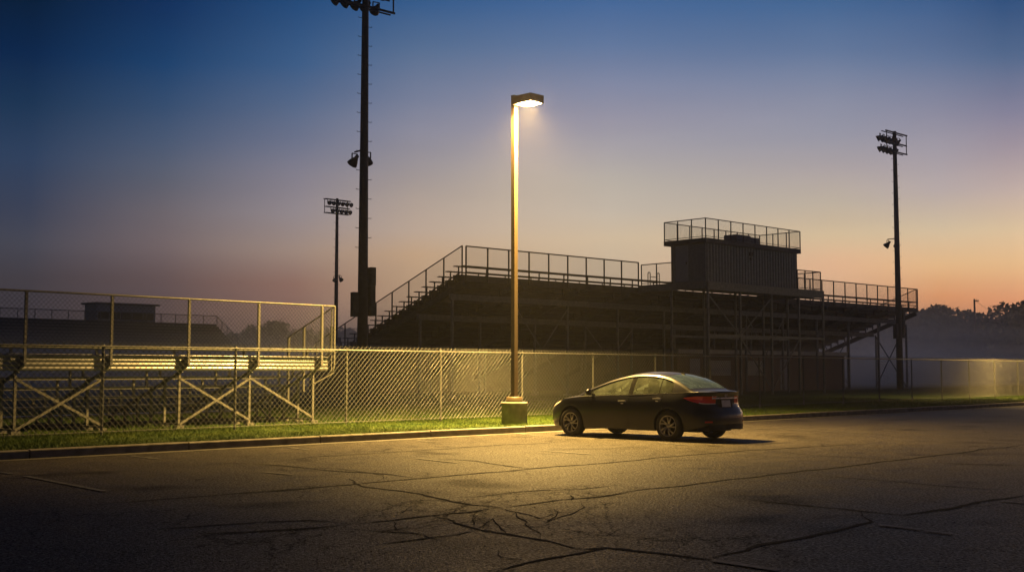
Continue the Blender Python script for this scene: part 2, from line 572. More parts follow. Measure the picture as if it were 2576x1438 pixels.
# cracks in the asphalt: thin ribbons 4 mm above the surface
R8 = lambda x, y: ((400 + .5047 * x) / 1.0683, (1100 + .5047 * y) / 1.0683)
R3 = lambda x, y: ((1600 + .4472 * x) / 1.0683, (1040 + .4472 * y) / 1.0683)
R5 = lambda x, y: ((.3494 * x) / 1.0683, (1150 + .3494 * y) / 1.0683)
cracks = [
    (R8, [(0, 485), (400, 455), (800, 425), (1100, 398), (1300, 378), (1430, 368), (1700, 345), (2035, 315), (2300, 295), (2576, 272), (2980, 234), (3500, 200), (3900, 175)], .030),
    (R8, [(540, 287), (800, 308), (1000, 328), (1200, 338), (1430, 365)], .028),
    (R8, [(1065, 368), (1100, 395), (1150, 412), (1300, 430), (1450, 450), (1550, 475), (1600, 488), (1720, 508), (1870, 522)], .035),
    (R8, [(1620, 265), (1750, 275), (1900, 300), (2035, 315)], .030),
    (R8, [(1600, 470), (1750, 465), (1900, 445), (2100, 430), (2300, 425), (2500, 400)], .014),
    (R8, [(1870, 522), (2030, 505), (2200, 480), (2400, 465), (2576, 440)], .022),
    (R3, [(0, 660), (200, 625), (400, 605), (700, 570), (1100, 520), (1400, 490), (1700, 450), (1900, 430), (2200, 395), (2576, 345)], .035),
    (R8, [(1090, 610), (1300, 590), (1500, 565), (1700, 548), (1870, 522)], .026),
    (R8, [(1500, 565), (1620, 590), (1640, 608), (1760, 640), (1900, 662), (2000, 680), (2150, 705), (2250, 735), (2310, 745)], .028),
    (R8, [(1830, 580), (1845, 600), (1880, 640), (1900, 662)], .022),
    (R8, [(1950, 545), (1960, 570), (2000, 590), (2030, 630), (2085, 660), (2085, 690)], .024),
    (R8, [(1870, 522), (1950, 545), (2080, 580), (2180, 545)], .014),
    (R8, [(2140, 520), (2180, 545), (2120, 600), (2240, 560), (2320, 520), (2300, 490)], .014),
    (R8, [(2310, 745), (2440, 738), (2576, 745)], .025),
    (R3, [(0, 955), (70, 965), (200, 980), (400, 1000), (620, 1030), (720, 1045)], .026),
    (R8, [(2440, 738), (2300, 765), (2150, 790), (2000, 820), (1850, 864)], .026),
    (R3, [(880, 668), (1000, 685), (1200, 705), (1400, 725), (1600, 745), (1850, 770)], .026),
    (R3, [(1600, 745), (1630, 790), (1660, 810), (1500, 850), (1300, 895), (1000, 945), (700, 1025)], .030),
    (R3, [(1850, 770), (2100, 735), (2300, 690), (2576, 650)], .035),
    (R3, [(1300, 530), (1600, 552), (1850, 570), (2100, 595), (2450, 620)], .022),
    (R3, [(2050, 455), (2300, 465), (2576, 470)], .022),
    (R3, [(1100, 385), (1300, 410), (1600, 425), (1900, 440)], .016),
    (R8, [(0, 640), (300, 620), (600, 600), (850, 590), (1090, 610)], .018),
    (R8, [(270, 660), (600, 650), (950, 625), (1090, 610)], .018),
    (R8, [(1200, 720), (1450, 690), (1650, 665), (1760, 640)], .018),
    (R8, [(1340, 560), (1390, 520), (1410, 510)], .016), (R8, [(1560, 575), (1600, 555), (1640, 530)], .015),
    (R8, [(1710, 600), (1730, 560), (1750, 545), (1790, 535)], .016), (R8, [(1640, 608), (1730, 612), (1725, 585), (1760, 560)], .014),
    (R8, [(1760, 640), (1800, 600), (1830, 580), (1900, 560)], .013), (R8, [(1420, 615), (1500, 600), (1560, 575)], .013),
    (R8, [(1300, 590), (1320, 640), (1420, 660)], .012), (R8, [(1100, 640), (1250, 650), (1420, 660), (1560, 700)], .012),
    (R8, [(280, 296), (400, 288), (540, 287)], .02), (R8, [(580, 285), (900, 250), (1260, 230), (1700, 200), (2300, 165)], .022),
    (R8, [(880, 310), (1000, 315), (1250, 350), (1210, 385)], .012),
    (R5, [(650, 600), (1100, 560), (1500, 530), (1900, 495), (2576, 445)], .02),
    (R5, [(1500, 835), (1900, 800), (2250, 780), (2576, 755)], .02),
    (R8, [(2245, 455), (2262, 470), (2250, 485)], .03), (R8, [(1860, 745), (1880, 790), (1990, 800)], .010),
]


def ribbon(mb, pts, w, z, jit=0.25, taper=True):
    P = [at(*p) for p in pts]
    fine = [P[0]]
    for a, b in zip(P, P[1:]):
        L = (b - a).length
        n = max(2, int(L / 0.12))
        nr = Vector((-(b - a).y, (b - a).x, 0)).normalized()
        amp = min(0.10, L * jit * 0.12)
        ph = [random.uniform(0, 6.3) for _ in range(3)]
        for i in range(1, n + 1):
            t = i / n
            o = math.sin(PI * t) * amp * (math.sin(ph[0] + t * L * 1.7) + .5 * math.sin(ph[1] + t * L * 5.1)) if jit else 0
            q = a + (b - a) * t + nr * o
            if jit and i < n:
                q += nr * random.gauss(0, 0.007)
            fine.append(q)
    vs, fs = [], []
    N = len(fine)
    for i, p in enumerate(fine):
        t = (fine[min(N - 1, i + 1)] - fine[max(0, i - 1)]).normalized()
        nr = Vector((-t.y, t.x, 0))
        e = min(1, 4 * min(i, N - 1 - i) / N + 0.25) if taper else 1
        ww = w * e * (random.uniform(0.5, 1.3) * (0.75 + 2.6 * abs(t.x) ** 1.5) if jit else 1)
        vs += [p + nr * ww / 2 + Vector((0, 0, z)), p - nr * ww / 2 + Vector((0, 0, z))]
    for i in range(N - 1):
        fs.append((2 * i, 2 * i + 1, 2 * i + 3, 2 * i + 2))
    mb.add(vs, fs)


mb = MB()
for i, (fn, pts, w) in enumerate(cracks):
    ribbon(mb, [fn(*p) for p in pts], w * 0.95, 0.0042 + i * 0.00004)
# the seam where the asphalt meets the gutter pan
prevp = None
seam = []
sv = -12.0
while sv < 70:
    p, t = curb_at(sv)
    seam.append(p + Vector((t.y, -t.x, 0)) * (0.335 + random.gauss(0, .008)))
    sv += 0.25
vs, fs = [], []
for i, p in enumerate(seam):
    t = (seam[min(len(seam) - 1, i + 1)] - seam[max(0, i - 1)]).normalized()
    w_ = random.uniform(.004, .034) * (1 if math.sin(i * .13) > -.6 else .3)
    nr = Vector((t.y, -t.x, 0))
    vs += [p - nr * w_ * .5 + Vector((0, 0, .0095)), p + nr * w_ * .5 + Vector((0, 0, .0095))]
mb.add(vs, [(2 * i, 2 * i + 1, 2 * i + 3, 2 * i + 2) for i in range(len(seam) - 1)])
struct(mb.build('asphalt_cracks', M['crack']))

stall = [((327, 1146.8), (402, 1155)), ((0, 1187.7), (29, 1192.6)), ((65, 1198), (262, 1236)), ((724, 1125.6), (771, 1131)),
         ((1050, 1108), (1088, 1112)), ((1050, 1153.5), (1149, 1164)), ((1366, 1133.6), (1489, 1143)), ((667, 1188), (733, 1194)),
         ((1300, 1091), (1360, 1097)), ((1890, 1077), (2184, 1089)), ((2184, 1073), (2335, 1080)), ((1657, 1114), (1732, 1120)),
         ((2213, 1321), (2318, 1333)), ((2519, 1261), (2600, 1268)), ((1793, 1411), (1958, 1436)), ((2330, 1336), (2395, 1344))]
mb = MB()
for i, (a, b) in enumerate(stall):
    ribbon(mb, [a, b], 0.085, 0.010 + i * 0.0001, jit=0, taper=False)
struct(mb.build('stall_lines', M['line']))

# small dark leaves, pebbles and stains lying on the lot
mb = MB()
for k in range(90):
    p = at(random.uniform(0, 2576), 1100 + 330 * random.random() ** 1.6)
    r = random.uniform(.005, .013)
    a0 = random.uniform(0, 6)
    vs = [(p.x + r * random.uniform(.6, 1.3) * math.cos(a0 + j * 1.2566), p.y + r * random.uniform(.6, 1.3) * math.sin(a0 + j * 1.2566), 0.004) for j in range(5)]
    vs.append((p.x, p.y, 0.004 + r * 0.8))
    mb.add(vs, [(j, (j + 1) % 5, 5) for j in range(5)])
o = mb.build('gravel', simple('grit', (0.05, 0.046, 0.04), 0.9, bump=0))
o['kind'] = 'stuff'
tag(o, 'loose grit and crumbs of stone scattered on the asphalt', 'gravel')

# --------------------------------------------------------------- chain fence
FT = 0.92
fphi = math.atan(FT)
fd = Vector((math.sin(fphi), math.cos(fphi), 0))
frz = PI / 2 - fphi
fo = Vector((-30.9 + FT * 24.5, 24.5, GZ))
FS, FH = 3.207, 1.83


def fence_z(s):
    return 0.0


fence = thing('chain_link_fence', 'galvanised chain link fence running along the grass behind the curb', 'fence', fo, frz)
n0, n1 = -4, 25
x0, x1 = n0 * FS, n1 * FS
mb = MB()
mb.fabric((x0, 0, 0), (1, 0, 0), x1 - x0, FH + 0.035, 0.135, 0.0056, z0=0.03)
mb.build('mesh_fabric', M['wire'], fence)
mb = MB()
mb.tube((x0, 0.012, FH - 0.03), (x1, 0.012, FH - 0.03), 0.021)
mb.build('top_rail', M['galv'], fence)
mb = MB()
mb.tube((x0, 0.0, 0.06), (x1, 0.0, 0.06), 0.005, 5)
mb.build('tension_wire', M['galv'], fence)
for n in range(n0, n1 + 1):
    mb = MB()
    x = n * FS
    mb.tube((x, 0.045, -0.1), (x, 0.045, FH - 0.03), 0.030, 10)
    mb.lathe([(0.034, FH - 0.07), (0.034, FH - 0.02), (0.026, FH + 0.012), (0.0, FH + 0.022)], 10, (x, 0.04, 0))
    for z in (0.3, 0.75, 1.2, 1.6):
        mb.tube((x, 0.045, z), (x, 0.045, z + 0.008), 0.036, 8)
    mb.build('fence_post', M['galv'], fence)

# ---------------------------------------------------------------- grass
def grass(name, label, strips):
    V, Fc = [], []
    base = 0
    for (n, gen, h0, h1, w) in strips:
        P = gen(n)
        # thin and bare patches, and a worn line under the fence
        w1 = np.sin(1.7 * P[:, 0] + 2 * np.sin(.9 * P[:, 1])) * np.sin(1.3 * P[:, 1] + 1.5 * np.sin(1.1 * P[:, 0]))
        fdist = np.abs((P[:, 0] + 30.9 - .92 * P[:, 1]) / 1.359)
        keep = RNG.random(len(P)) < np.where(w1 < -.35, .45, 1.0) * np.where(fdist < .22, .35, 1.0)
        P = P[keep]
        n = len(P)
        a = RNG.uniform(0, 2 * PI, n)
        h = RNG.uniform(h0, h1, n) * (0.7 + 0.6 * (np.sin(P[:, 0] * 1.3 + 1.1 * np.sin(P[:, 1] * .9)) * .5 + .5))
        lean = RNG.normal(0, 0.85, (n, 2)) * h[:, None]
        ww = w * RNG.uniform(.7, 1.4, n)
        dx, dy = np.cos(a) * ww / 2, np.sin(a) * ww / 2
        z = np.full(n, GZ - 0.035)
        A = np.stack([P[:, 0] - dx, P[:, 1] - dy, z], -1)
        B = np.stack([P[:, 0] + dx, P[:, 1] + dy, z], -1)
        T = np.stack([P[:, 0] + lean[:, 0], P[:, 1] + lean[:, 1], z + h], -1)
        V.append(np.stack([A, B, T], 1).reshape(-1, 3))
        base += n
    V = np.concatenate(V).astype(np.float32)
    nf = len(V) // 3
    me = bpy.data.meshes.new(name)
    me.vertices.add(len(V))
    me.vertices.foreach_set('co', V.ravel())
    me.loops.add(len(V))
    me.loops.foreach_set('vertex_index', np.arange(len(V), dtype=np.int32))
    me.polygons.add(nf)
    me.polygons.foreach_set('loop_start', np.arange(0, len(V), 3, dtype=np.int32))
    me.materials.append(M['blade'])
    me.update(calc_edges=True)
    me.validate()
    o = link(bpy.data.objects.new(name, me))
    o['kind'] = 'stuff'
    tag(o, label, 'grass')
    return o


def strip_gen(s0, s1, o0, o1, pw=1.0):
    def g(n):
        s = s0 + (s1 - s0) * RNG.random(n) ** pw
        o = RNG.uniform(o0, o1, n)
        P = np.zeros((n, 2))
        grid = np.linspace(s0, s1, 60)
        C = np.array([[*curb_at(v)[0][:2], *curb_at(v)[1][:2]] for v in grid])
        for k in range(2):
            P[:, k] = np.interp(s, grid, C[:, k])
        tx, ty = np.interp(s, grid, C[:, 2]), np.interp(s, grid, C[:, 3])
        P[:, 0] += -ty * o
        P[:, 1] += tx * o
        return P
    return g


grass('verge_grass', 'ragged green grass on the verge between curb and fence',
      [(120000, strip_gen(-8, 18, 0.17, 4.6), 0.03, 0.075, 0.010),
       (60000, strip_gen(18, 75, 0.17, 4.6), 0.035, 0.085, 0.018),
       (7000, strip_gen(-8, 60, 0.16, 0.4), 0.05, 0.11, 0.012)])
grass('field_grass', 'dim grass beyond the fence and round the stands', [(60000, strip_gen(-8, 45, 4.6, 16), 0.04, 0.11, 0.02)])

# ------------------------------------------------------- aluminium bleacher
bo = Vector((-33.5 + FT * 30.82, 30.82, GZ))
bl = thing('bleacher', 'small aluminium bleacher with a chain link back rail behind the fence', 'bleacher', bo, frz)
frames = [-1.95 * k for k in range(0, 8)]
xl, xr = -14.3, 0.42
ROWS = 6


def fz(i):
    return 1.40 - 0.235 * i


# riser: ribbed boards closing the back of the top row
mb = MB()
pr = []
for k in range(49):
    z = 1.30 + 0.36 * k / 48
    pr.append((-0.13 - 0.016 * abs(math.sin(PI * 4 * k / 48)), z))
vs = []
for x in (xl, xr):
    vs += [(x, y, z) for y, z in pr]
k = len(pr)
mb.add(vs, [(i, i + 1, i + 1 + k, i + k) for i in range(k - 1)], True)
vs2 = [(x, -0.118, z) for x in (xl, xr) for z in (1.30, 1.66)]
mb.add(vs2, [(0, 2, 3, 1)])
mb.build('riser_board', M['alu'], bl)
for i in range(ROWS):
    mb = MB()
    y = 0.6 * i
    for j in (0, 1):                                     # two foot planks per row
        mb.box(xl, xr, y - 0.12 + 0.25 * j, y + 0.115 + 0.25 * j, fz(i) - 0.045, fz(i))
    mb.build('foot_plank', M['alu'], bl)
    mb = MB()
    mb.box(xl, xr - (0.0 if i == 0 else 0.05), y + 0.10, y + 0.35, fz(i) + 0.385, fz(i) + 0.43)
    for fx in frames:
        mb.bar((fx, y + 0.22, fz(i)), (fx, y + 0.22, fz(i) + 0.385), 0.05, 0.05)
    mb.build('seat_plank', M['alu'], bl)
for fx in frames:
    mb = MB()
    for i in range(ROWS):
        y = 0.6 * i
        if i == 0:
            y = -0.02
        mb.bar((fx, y, -0.03), (fx, y, fz(i) - 0.05), 0.055, 0.055)
        mb.box(fx - 0.10, fx + 0.10, y - 0.10, y + 0.10, -0.03, 0.035)
    mb.bar((fx + 0.03, -0.1, fz(0) - 0.1), (fx + 0.03, 0.6 * (ROWS - 1) + .25, fz(ROWS - 1) - 0.09), 0.04, 0.07)
    mb.bar((fx - 0.035, 1.22, 0.08), (fx - 0.035, 0.62, 0.72), 0.03, 0.03)
    mb.bar((fx - 0.035, 1.82, 0.06), (fx - 0.035, 2.42, 0.42), 0.03, 0.03)
    mb.bar((fx, 0, 0.06), (fx, 3.1, 0.06), 0.04, 0.04)
    mb.build('support_frame', M['alu_post'], bl)
for (a, b, both) in ((-7.8, -5.85, 1), (-3.9, -1.95, 1), (-1.95, 0, 0), (-11.7, -9.75, 1)):
    mb = MB()
    mb.bar((a, -0.06, 1.12), (b, -0.06, 0.10), 0.012, 0.055)
    if both:
        mb.bar((a, -0.075, 0.06), (b, -0.075, 1.12), 0.012, 0.055)
    mb.build('cross_brace', M['alu_post'], bl)
# guard rail
gy, gt = -0.30, 2.97
mb = MB()
mb.tube((xl, gy, gt), (xr + 0.05, gy, gt), 0.022, 10)
mb.build('top_rail', M['alu_post'], bl)
mb = MB()
mb.tube((xl, gy, 1.80), (xr + 0.05, gy, 1.80), 0.030, 10)
mb.build('lower_rail', M['alu_post'], bl)
for fx in frames:
    mb = MB()
    gx = fx + 0.06
    mb.bar((gx, gy + 0.005, 1.42), (gx, gy + 0.005, gt - 0.02), 0.055, 0.055)
    mb.bar((gx, gy + 0.005, 1.44), (fx, -0.05, 1.30), 0.055, 0.055)
    mb.box(gx - 0.03, gx + 0.03, gy + 0.03, -0.15, 1.44, 1.60)
    mb.build('guard_post', M['alu_post'], bl)
cx = xr + 0.05
mb = MB()
mb.path([(cx - 0.06, gy + 0.12, 1.22), (cx - 0.02, gy + 0.03, 1.30), (cx, gy, 1.42), (cx, gy, gt)], 0.026, 10)
mb.tube((cx, gy + 0.12, 1.22), (cx, gy + 0.12, gt - 0.08), 0.018, 8)
mb.bar((cx, gy, 1.25), (-0.01, -0.03, 0.95), 0.03, 0.03)
mb.build('corner_post', M['alu_post'], bl)
mb = MB()
sl = -0.235 / 0.6
ylen = 1.95
mb.tube((cx, gy, gt), (cx, gy + ylen, gt + sl * ylen), 0.021)
mb.tube((cx, gy, 1.80), (cx, gy + ylen, 1.80 + sl * ylen), 0.021)
for yy in (1.28, 1.95):
    mb.bar((cx, gy + yy, 1.25 + sl * yy), (cx, gy + yy, gt + sl * yy), 0.055, 0.055)
mb.build('side_rail', M['alu_post'], bl)
mb = MB()
mb.fabric((xl, gy - 0.03, 0), (1, 0, 0), cx - xl, gt - 1.80, 0.105, 0.0042, z0=1.80)
mb.fabric((cx + 0.01, gy, 0), (0, 1, 0), ylen, gt - 1.80, 0.105, 0.0042, slope=sl, z0=1.80)
mb.build('mesh_fabric', M['wire'], bl)

# --------------------------------------------------------------- grandstand
GT = 1.05
gphi = math.atan(GT)
grz = PI / 2 - gphi
go = Vector((-2.5, 58.0, GZ))
gs = thing('grandstand', 'large dark steel grandstand with raked benches seen from behind', 'grandstand', go, grz)
GL, NR, RD, RR = 45.3, 21, 0.61, 0.222
seat0 = 6.42
foot0 = seat0 - 0.44


def foot(i):
    return foot0 - RR * i


# stepped deck: tread and riser folded in one sheet
mb = MB()
pr = [(-0.05, foot(0) - 0.28), (-0.05, foot(0))]
for i in range(NR):
    y = RD * i
    pr += [(y + RD - 0.02, foot(i)), (y + RD - 0.01, foot(i + 1))]
vs = [(x, y, z) for x in (0, GL) for y, z in pr]
k = len(pr)
mb.add(vs, [(i, i + 1, i + 1 + k, i + k) for i in range(k - 1)])
vs = [(x, y + 0.0, z - 0.05) for x in (0.01, GL - 0.01) for y, z in pr]
mb.add(vs, [(i, i + k, i + 1 + k, i + 1) for i in range(k - 1)])
mb.build('deck', M['deck'], gs)
for i in range(NR):
    mb = MB()
    y = RD * i + 0.30
    z = foot(i) + 0.44
    mb.box(-0.12, GL, y - 0.13, y + 0.13, z - 0.045, z)
    x = 0.12
    while x < GL:
        mb.bar((x, y, foot(i)), (x, y, z - 0.045), 0.05, 0.05)
        mb.bar((x, y - 0.02, foot(i) + 0.1), (x, y + 0.16, foot(i) + 0.01), 0.03, 0.04)
        x += 1.86
    if i == 0:
        mb.box(0, GL, -0.06, -0.03, z - 0.06, z + 0.02)
    mb.build('bench', M['deck'], gs)
mb = MB()
mb.box(0.0, GL, RD * NR + 0.02, RD * NR + 0.12, -0.1, foot(NR) + 0.02)
mb.build('front_skirt', M['steel'], gs)
fr_x = [0.15 + 4.09 * k for k in range(12)]
for x in fr_x:
    mb = MB()
    a, b = Vector((x, -0.05, foot0 - 0.42)), Vector((x, RD * NR, foot(NR) - 0.42))
    b.z = max(b.z, 0.25)
    mb.bar(a, b, 0.16, 0.30)
    for i in range(0, NR):
        y = RD * i + 0.5
        mb.box(x - 0.05, x + 0.05, y - 0.03, y + 0.03, foot(i) - 0.46 + 0.04, foot(i) - 0.05)
    mb.build('raker_beam', M['steel'], gs)
for (y, dz) in ((0.8, 0), (3.3, 0), (7.4, 0)):
    zt = foot0 - 0.42 - RR / RD * y - 0.13
    mb = MB()
    mb.box(0.0, GL - 0.6, y - 0.09, y + 0.09, zt - 0.36, zt - 0.06)
    mb.build('girder', M['steel_grey'], gs)
    for x in fr_x:
        mb = MB()
        mb.box(x - 0.055, x + 0.055, y - 0.06, y + 0.06, -0.1, zt - 0.36)
        mb.box(x - 0.16, x + 0.16, y - 0.16, y + 0.16, -0.1, 0.06)
        mb.build('column', M['steel_grey'], gs)
for (xa, xb, y) in ((fr_x[1], fr_x[2], 0.8), (fr_x[3], fr_x[4], 3.3), (fr_x[6], fr_x[7], 0.8), (fr_x[9], fr_x[10], 3.3)):
    zt = foot0 - 0.42 - RR / RD * y - 0.55
    mb = MB()
    mb.bar((xa, y - 0.1, zt), (xb, y - 0.1, 0.1), 0.02, 0.07)
    mb.bar((xa, y - 0.13, 0.1), (xb, y - 0.13, zt), 0.02, 0.07)
    mb.build('cross_brace', M['steel_grey'], gs)
mb = MB()
xe = fr_x[-1]
mb.bar((xe - 0.1, 0.8, 4.7), (xe - 0.1, 3.3, 0.1), 0.03, 0.08)
mb.bar((xe - 0.14, 0.8, 0.1), (xe - 0.14, 3.3, 4.0), 0.03, 0.08)
mb.build('cross_brace', M['steel'], gs)

# rails: back, left end, right end
RT = 7.38
PX0, PX1 = 13.4, 24.7


def rail_run(parent, p0, p1, zb, zt, nb, mat, matw, pitch=0.13, wire=0.0045, pr=0.035, names=('rail', 'rail_post', 'mesh_fabric'), mid=None, low=0.0, wpost=None):
    p0, p1 = Vector(p0), Vector(p1)
    dv = p1 - p0
    Lh = Vector((dv.x, dv.y, 0)).length
    ux = Vector((dv.x, dv.y, 0)).normalized()
    slope = dv.z / Lh
    mb = MB()
    mb.tube(p0 + Vector((0, 0, zt)), p1 + Vector((0, 0, zt)), pr * 0.8, 8)
    mb.tube(p0 + Vector((0, 0, zb + 0.08)), p1 + Vector((0, 0, zb + 0.08)), pr * 0.6, 8)
    if mid:
        mb.tube(p0 + Vector((0, 0, mid)), p1 + Vector((0, 0, mid)), pr * 0.6, 8)
    mb.build(names[0], mat, parent)
    for k in range(nb + 1):
        q = p0 + dv * (k / nb)
        mb = MB()
        mb.tube(q + Vector((0, 0, zb - low)), q + Vector((0, 0, zt)), wpost or pr, 8)
        mb.build(names[1], mat, parent)
    mb = MB()
    mb.fabric(p0 + Vector((0, 0, 0)), ux, Lh, zt - zb - 0.08, pitch, wire, slope=slope, z0=zb + 0.08)
    mb.build(names[2], matw, parent)


rail_run(gs, (0.25, -0.10, 0), (PX0 - 0.2, -0.10, 0), foot0 + 0.05, RT, 9, M['steel'], M['darkwire'], pr=0.042, low=0.35)
rail_run(gs, (PX1 + 0.2, -0.10, 0), (GL, -0.10, 0), foot0 + 0.05, RT, 14, M['steel'], M['darkwire'], pr=0.042, low=0.35)
sy = RD * NR - 0.5
rail_run(gs, (0.0, -0.1, 0), (0.0, sy, -RR / RD * (sy + .1)), foot0 + 0.05, RT, 9, M['steel'], M['darkwire'], pr=0.038, low=0.1)
rail_run(gs, (GL, 0.0, 0), (GL, sy, -RR / RD * sy), foot0 + 0.05, RT, 9, M['steel'], M['darkwire'], pr=0.038, low=0.1)

# platform that carries the press box
PZ = 6.10
mb = MB()
mb.box(PX0, PX1, -4.7, -0.12, PZ - 0.10, PZ)
mb.box(PX0 - 0.05, PX1 + 0.05, -4.85, -4.7, PZ - 0.46, PZ - 0.02)
mb.box(PX0 - 0.16, PX0 - 0.002, -4.7, -0.12, PZ - 0.40, PZ - 0.02)
mb.box(PX1 + 0.002, PX1 + 0.16, -4.7, -0.12, PZ - 0.40, PZ - 0.02)
mb.build('press_platform', M['steel_grey'], gs)
pcol = [13.4, 16.3, 19.3, 22.1, 24.7]
for x in pcol:
    for y in (-4.78, -2.3):
        mb = MB()
        mb.box(x - 0.055, x + 0.055, y - 0.055, y + 0.055, -0.1, PZ - (0.46 if y < -4 else 0.10))
        mb.build('column', M['steel_grey'], gs)
mb = MB()
mb.bar((13.4, -4.78, 3.2), (24.7, -4.78, 3.2), 0.08, 0.12)
mb.bar((13.4, -2.3, 3.2), (24.7, -2.3, 3.2), 0.08, 0.12)
mb.build('strut', M['steel_grey'], gs)
for (xa, za, xb, zb) in ((13.4, 5.4, 16.3, 3.2), (19.3, 5.4, 16.3, 3.2), (16.3, 3.1, 19.3, 0.2), (22.1, 3.1, 19.3, 0.2)):
    mb = MB()
    mb.bar((xa, -4.78, za), (xb, -4.78, zb), 0.05, 0.07)
    mb.build('cross_brace', M['steel_grey'], gs)
rail_run(gs, (PX0, -0.15, 0), (PX0, -2.35, 0), PZ, PZ + 1.15, 2, M['steel'], M['darkwire'])
rail_run(gs, (22.2, -4.65, 0), (PX1, -4.65, 0), PZ, PZ + 1.12, 3, M['steel'], M['darkwire'])
rail_run(gs, (PX1, -4.65, 0), (PX1, -0.2, 0), PZ, PZ + 1.12, 4, M['steel'], M['darkwire'])
mb = MB()
for x in (13.75, 14.55):
    mb.path([(x, -0.5, PZ), (x, -0.5, PZ + 0.68), (x, -0.46, PZ + 0.74), (x, -0.38, PZ + 0.74), (x, -0.34, PZ + 0.68), (x, -0.34, PZ)], 0.026, 8)
mb.tube((13.9, -0.4, PZ + .5), (14.4, -0.4, PZ + .5), .02)
mb.build('stair_handrail', M['steel'], gs)

# press box
BX0, BX1, BY0, BY1, BZ0, BZ1 = 0.0, 8.7, -4.6, -2.3, 6.10, 8.42
pbm = Matrix.Translation(go) @ Matrix.Rotation(grz, 4, 'Z')
pb = thing('press_box', 'dark corrugated metal press box raised on the back of the large grandstand', 'press box', pbm @ Vector((13.45, -4.6, 6.105)), grz)
W, Dp, Hh = 8.75, 2.3, 2.06


def corrugated(p, q, z0, z1, per=0.27, amp=0.05):
    p, q = Vector(p), Vector(q)
    L = (q - p).length
    t = (q - p).normalized()
    n = Vector((t.y, -t.x, 0))
    pts = []
    k = 0
    x = 0
    while x < L:
        for fx, o in ((0, 0), (.35, 0), (.45, amp), (.9, amp)):
            xx = min(L, x + fx * per)
            pts.append(p + t * xx + n * o)
        x += per
    pts.append(q)
    vs = [(a.x, a.y, z) for z in (z0, z1) for a in pts]
    k = len(pts)
    return vs, [(i, i + 1, i + 1 + k, i + k) for i in range(k - 1)]


mb = MB()
mb.add(*corrugated((0, 0, 0), (W, 0, 0), 0, Hh))
mb.add(*corrugated((W, 0, 0), (W, Dp, 0), 0, Hh))
mb.add(*corrugated((W, Dp, 0), (0, Dp, 0), 0, Hh))
mb.add([(0, Dp, 0), (0, 0, 0), (0, 0, Hh), (0, Dp, Hh)], [(0, 1, 2, 3)])
mb.box(-0.035, 0.0, -0.035, 0.03, 0, Hh)
mb.build('wall', M['corr'], pb)
mb = MB()
mb.box(-0.26, W + 0.14, -0.24, Dp + 0.35, Hh + 0.003, Hh + 0.26)
mb.build('roof', M['steel'], pb)
mb = MB()
mb.box(-0.04, -0.003, 1.15, 2.0, 0.05, 2.02)
dr = mb.build('door', M['doorp'], pb)
mb = MB()
mb.box(-0.09, -0.042, 1.22, 1.26, 0.98, 1.10)
mb.build('handle', M['steel'], dr)
mb = MB()
mb.box(3.95, 4.20, -0.14, -0.032, 1.62, 1.78)
mb.box(3.90, 4.25, -0.20, -0.032, 1.785, 1.82)
mb.box(4.0, 4.15, -0.10, -0.032, 1.38, 1.52)
mb.build('wall_vent', M['steel'], pb)
zr = Hh + 0.26
for (a, b, nb) in (((-0.23, -0.21, 0), (W + 0.11, -0.21, 0), 8), ((-0.23, Dp + 0.32, 0), (W + 0.11, Dp + 0.32, 0), 8), ((-0.23, -0.21, 0), (-0.23, Dp + 0.32, 0), 3), ((W + 0.11, -0.21, 0), (W + 0.11, Dp + 0.32, 0), 3)):
    rail_run(pb, a, b, zr, zr + 1.05, nb, M['steel'], M['darkwire'], pr=0.032)
ru = thing('rooftop_unit', 'boxy grey ventilation unit on the roof of the press box', 'vent unit', pbm @ Vector((13.45 + 4.2, -3.2, 6.105 + zr + 0.003)), grz)
mb = MB()
mb.box(0, 1.35, -0.45, 0.45, 0.06, 0.62)
mb.build('casing', M['steel_grey'], ru)
mb = MB()
mb.box(1.353, 2.3, -0.40, 0.40, 0.06, 0.56)
for k in range(5):
    mb.box(1.45, 2.2, -0.42, -0.402, 0.12 + 0.09 * k, 0.16 + 0.09 * k)
mb.build('fan_section', M['corr'], ru)
mb = MB()
mb.box(0.1, 0.2, -0.4, 0.4, 0, 0.058)
mb.box(2.0, 2.1, -0.35, 0.35, 0, 0.058)
mb.build('skid', M['steel'], ru)

# block building under the stand
cb = thing('concession_building', 'low brown block building tucked under the large grandstand', 'building', pbm @ Vector((19.5, 2.2, 0)), grz)
mb = MB()
mb.box(0, 19.2, 0, 5.0, -0.1, 2.35)
mb.build('wall', M['brick'], cb)
mb = MB()
mb.box(-0.2, 19.4, -0.25, 5.2, 2.353, 2.62)
mb.build('roof', M['fascia'], cb)
for (x, w, z0, z1, nm, mt) in ((1.2, 1.0, 0, 2.05, 'door', 'doorp'), (3.2, 2.2, 1.0, 1.95, 'serving_hatch', 'fascia'), (7.0, 2.2, 1.0, 1.95, 'serving_hatch', 'fascia'), (11.0, 1.0, 0, 2.05, 'door', 'doorp')):
    mb = MB()
    mb.box(x, x + w, -0.05, -0.003, z0, z1)
    mb.build(nm, M[mt], cb)

# ------------------------------------------------------------ lit street lamp
ax = math.atan2(-0.70, 0.714)            # direction of the lamp arm, out over the lot


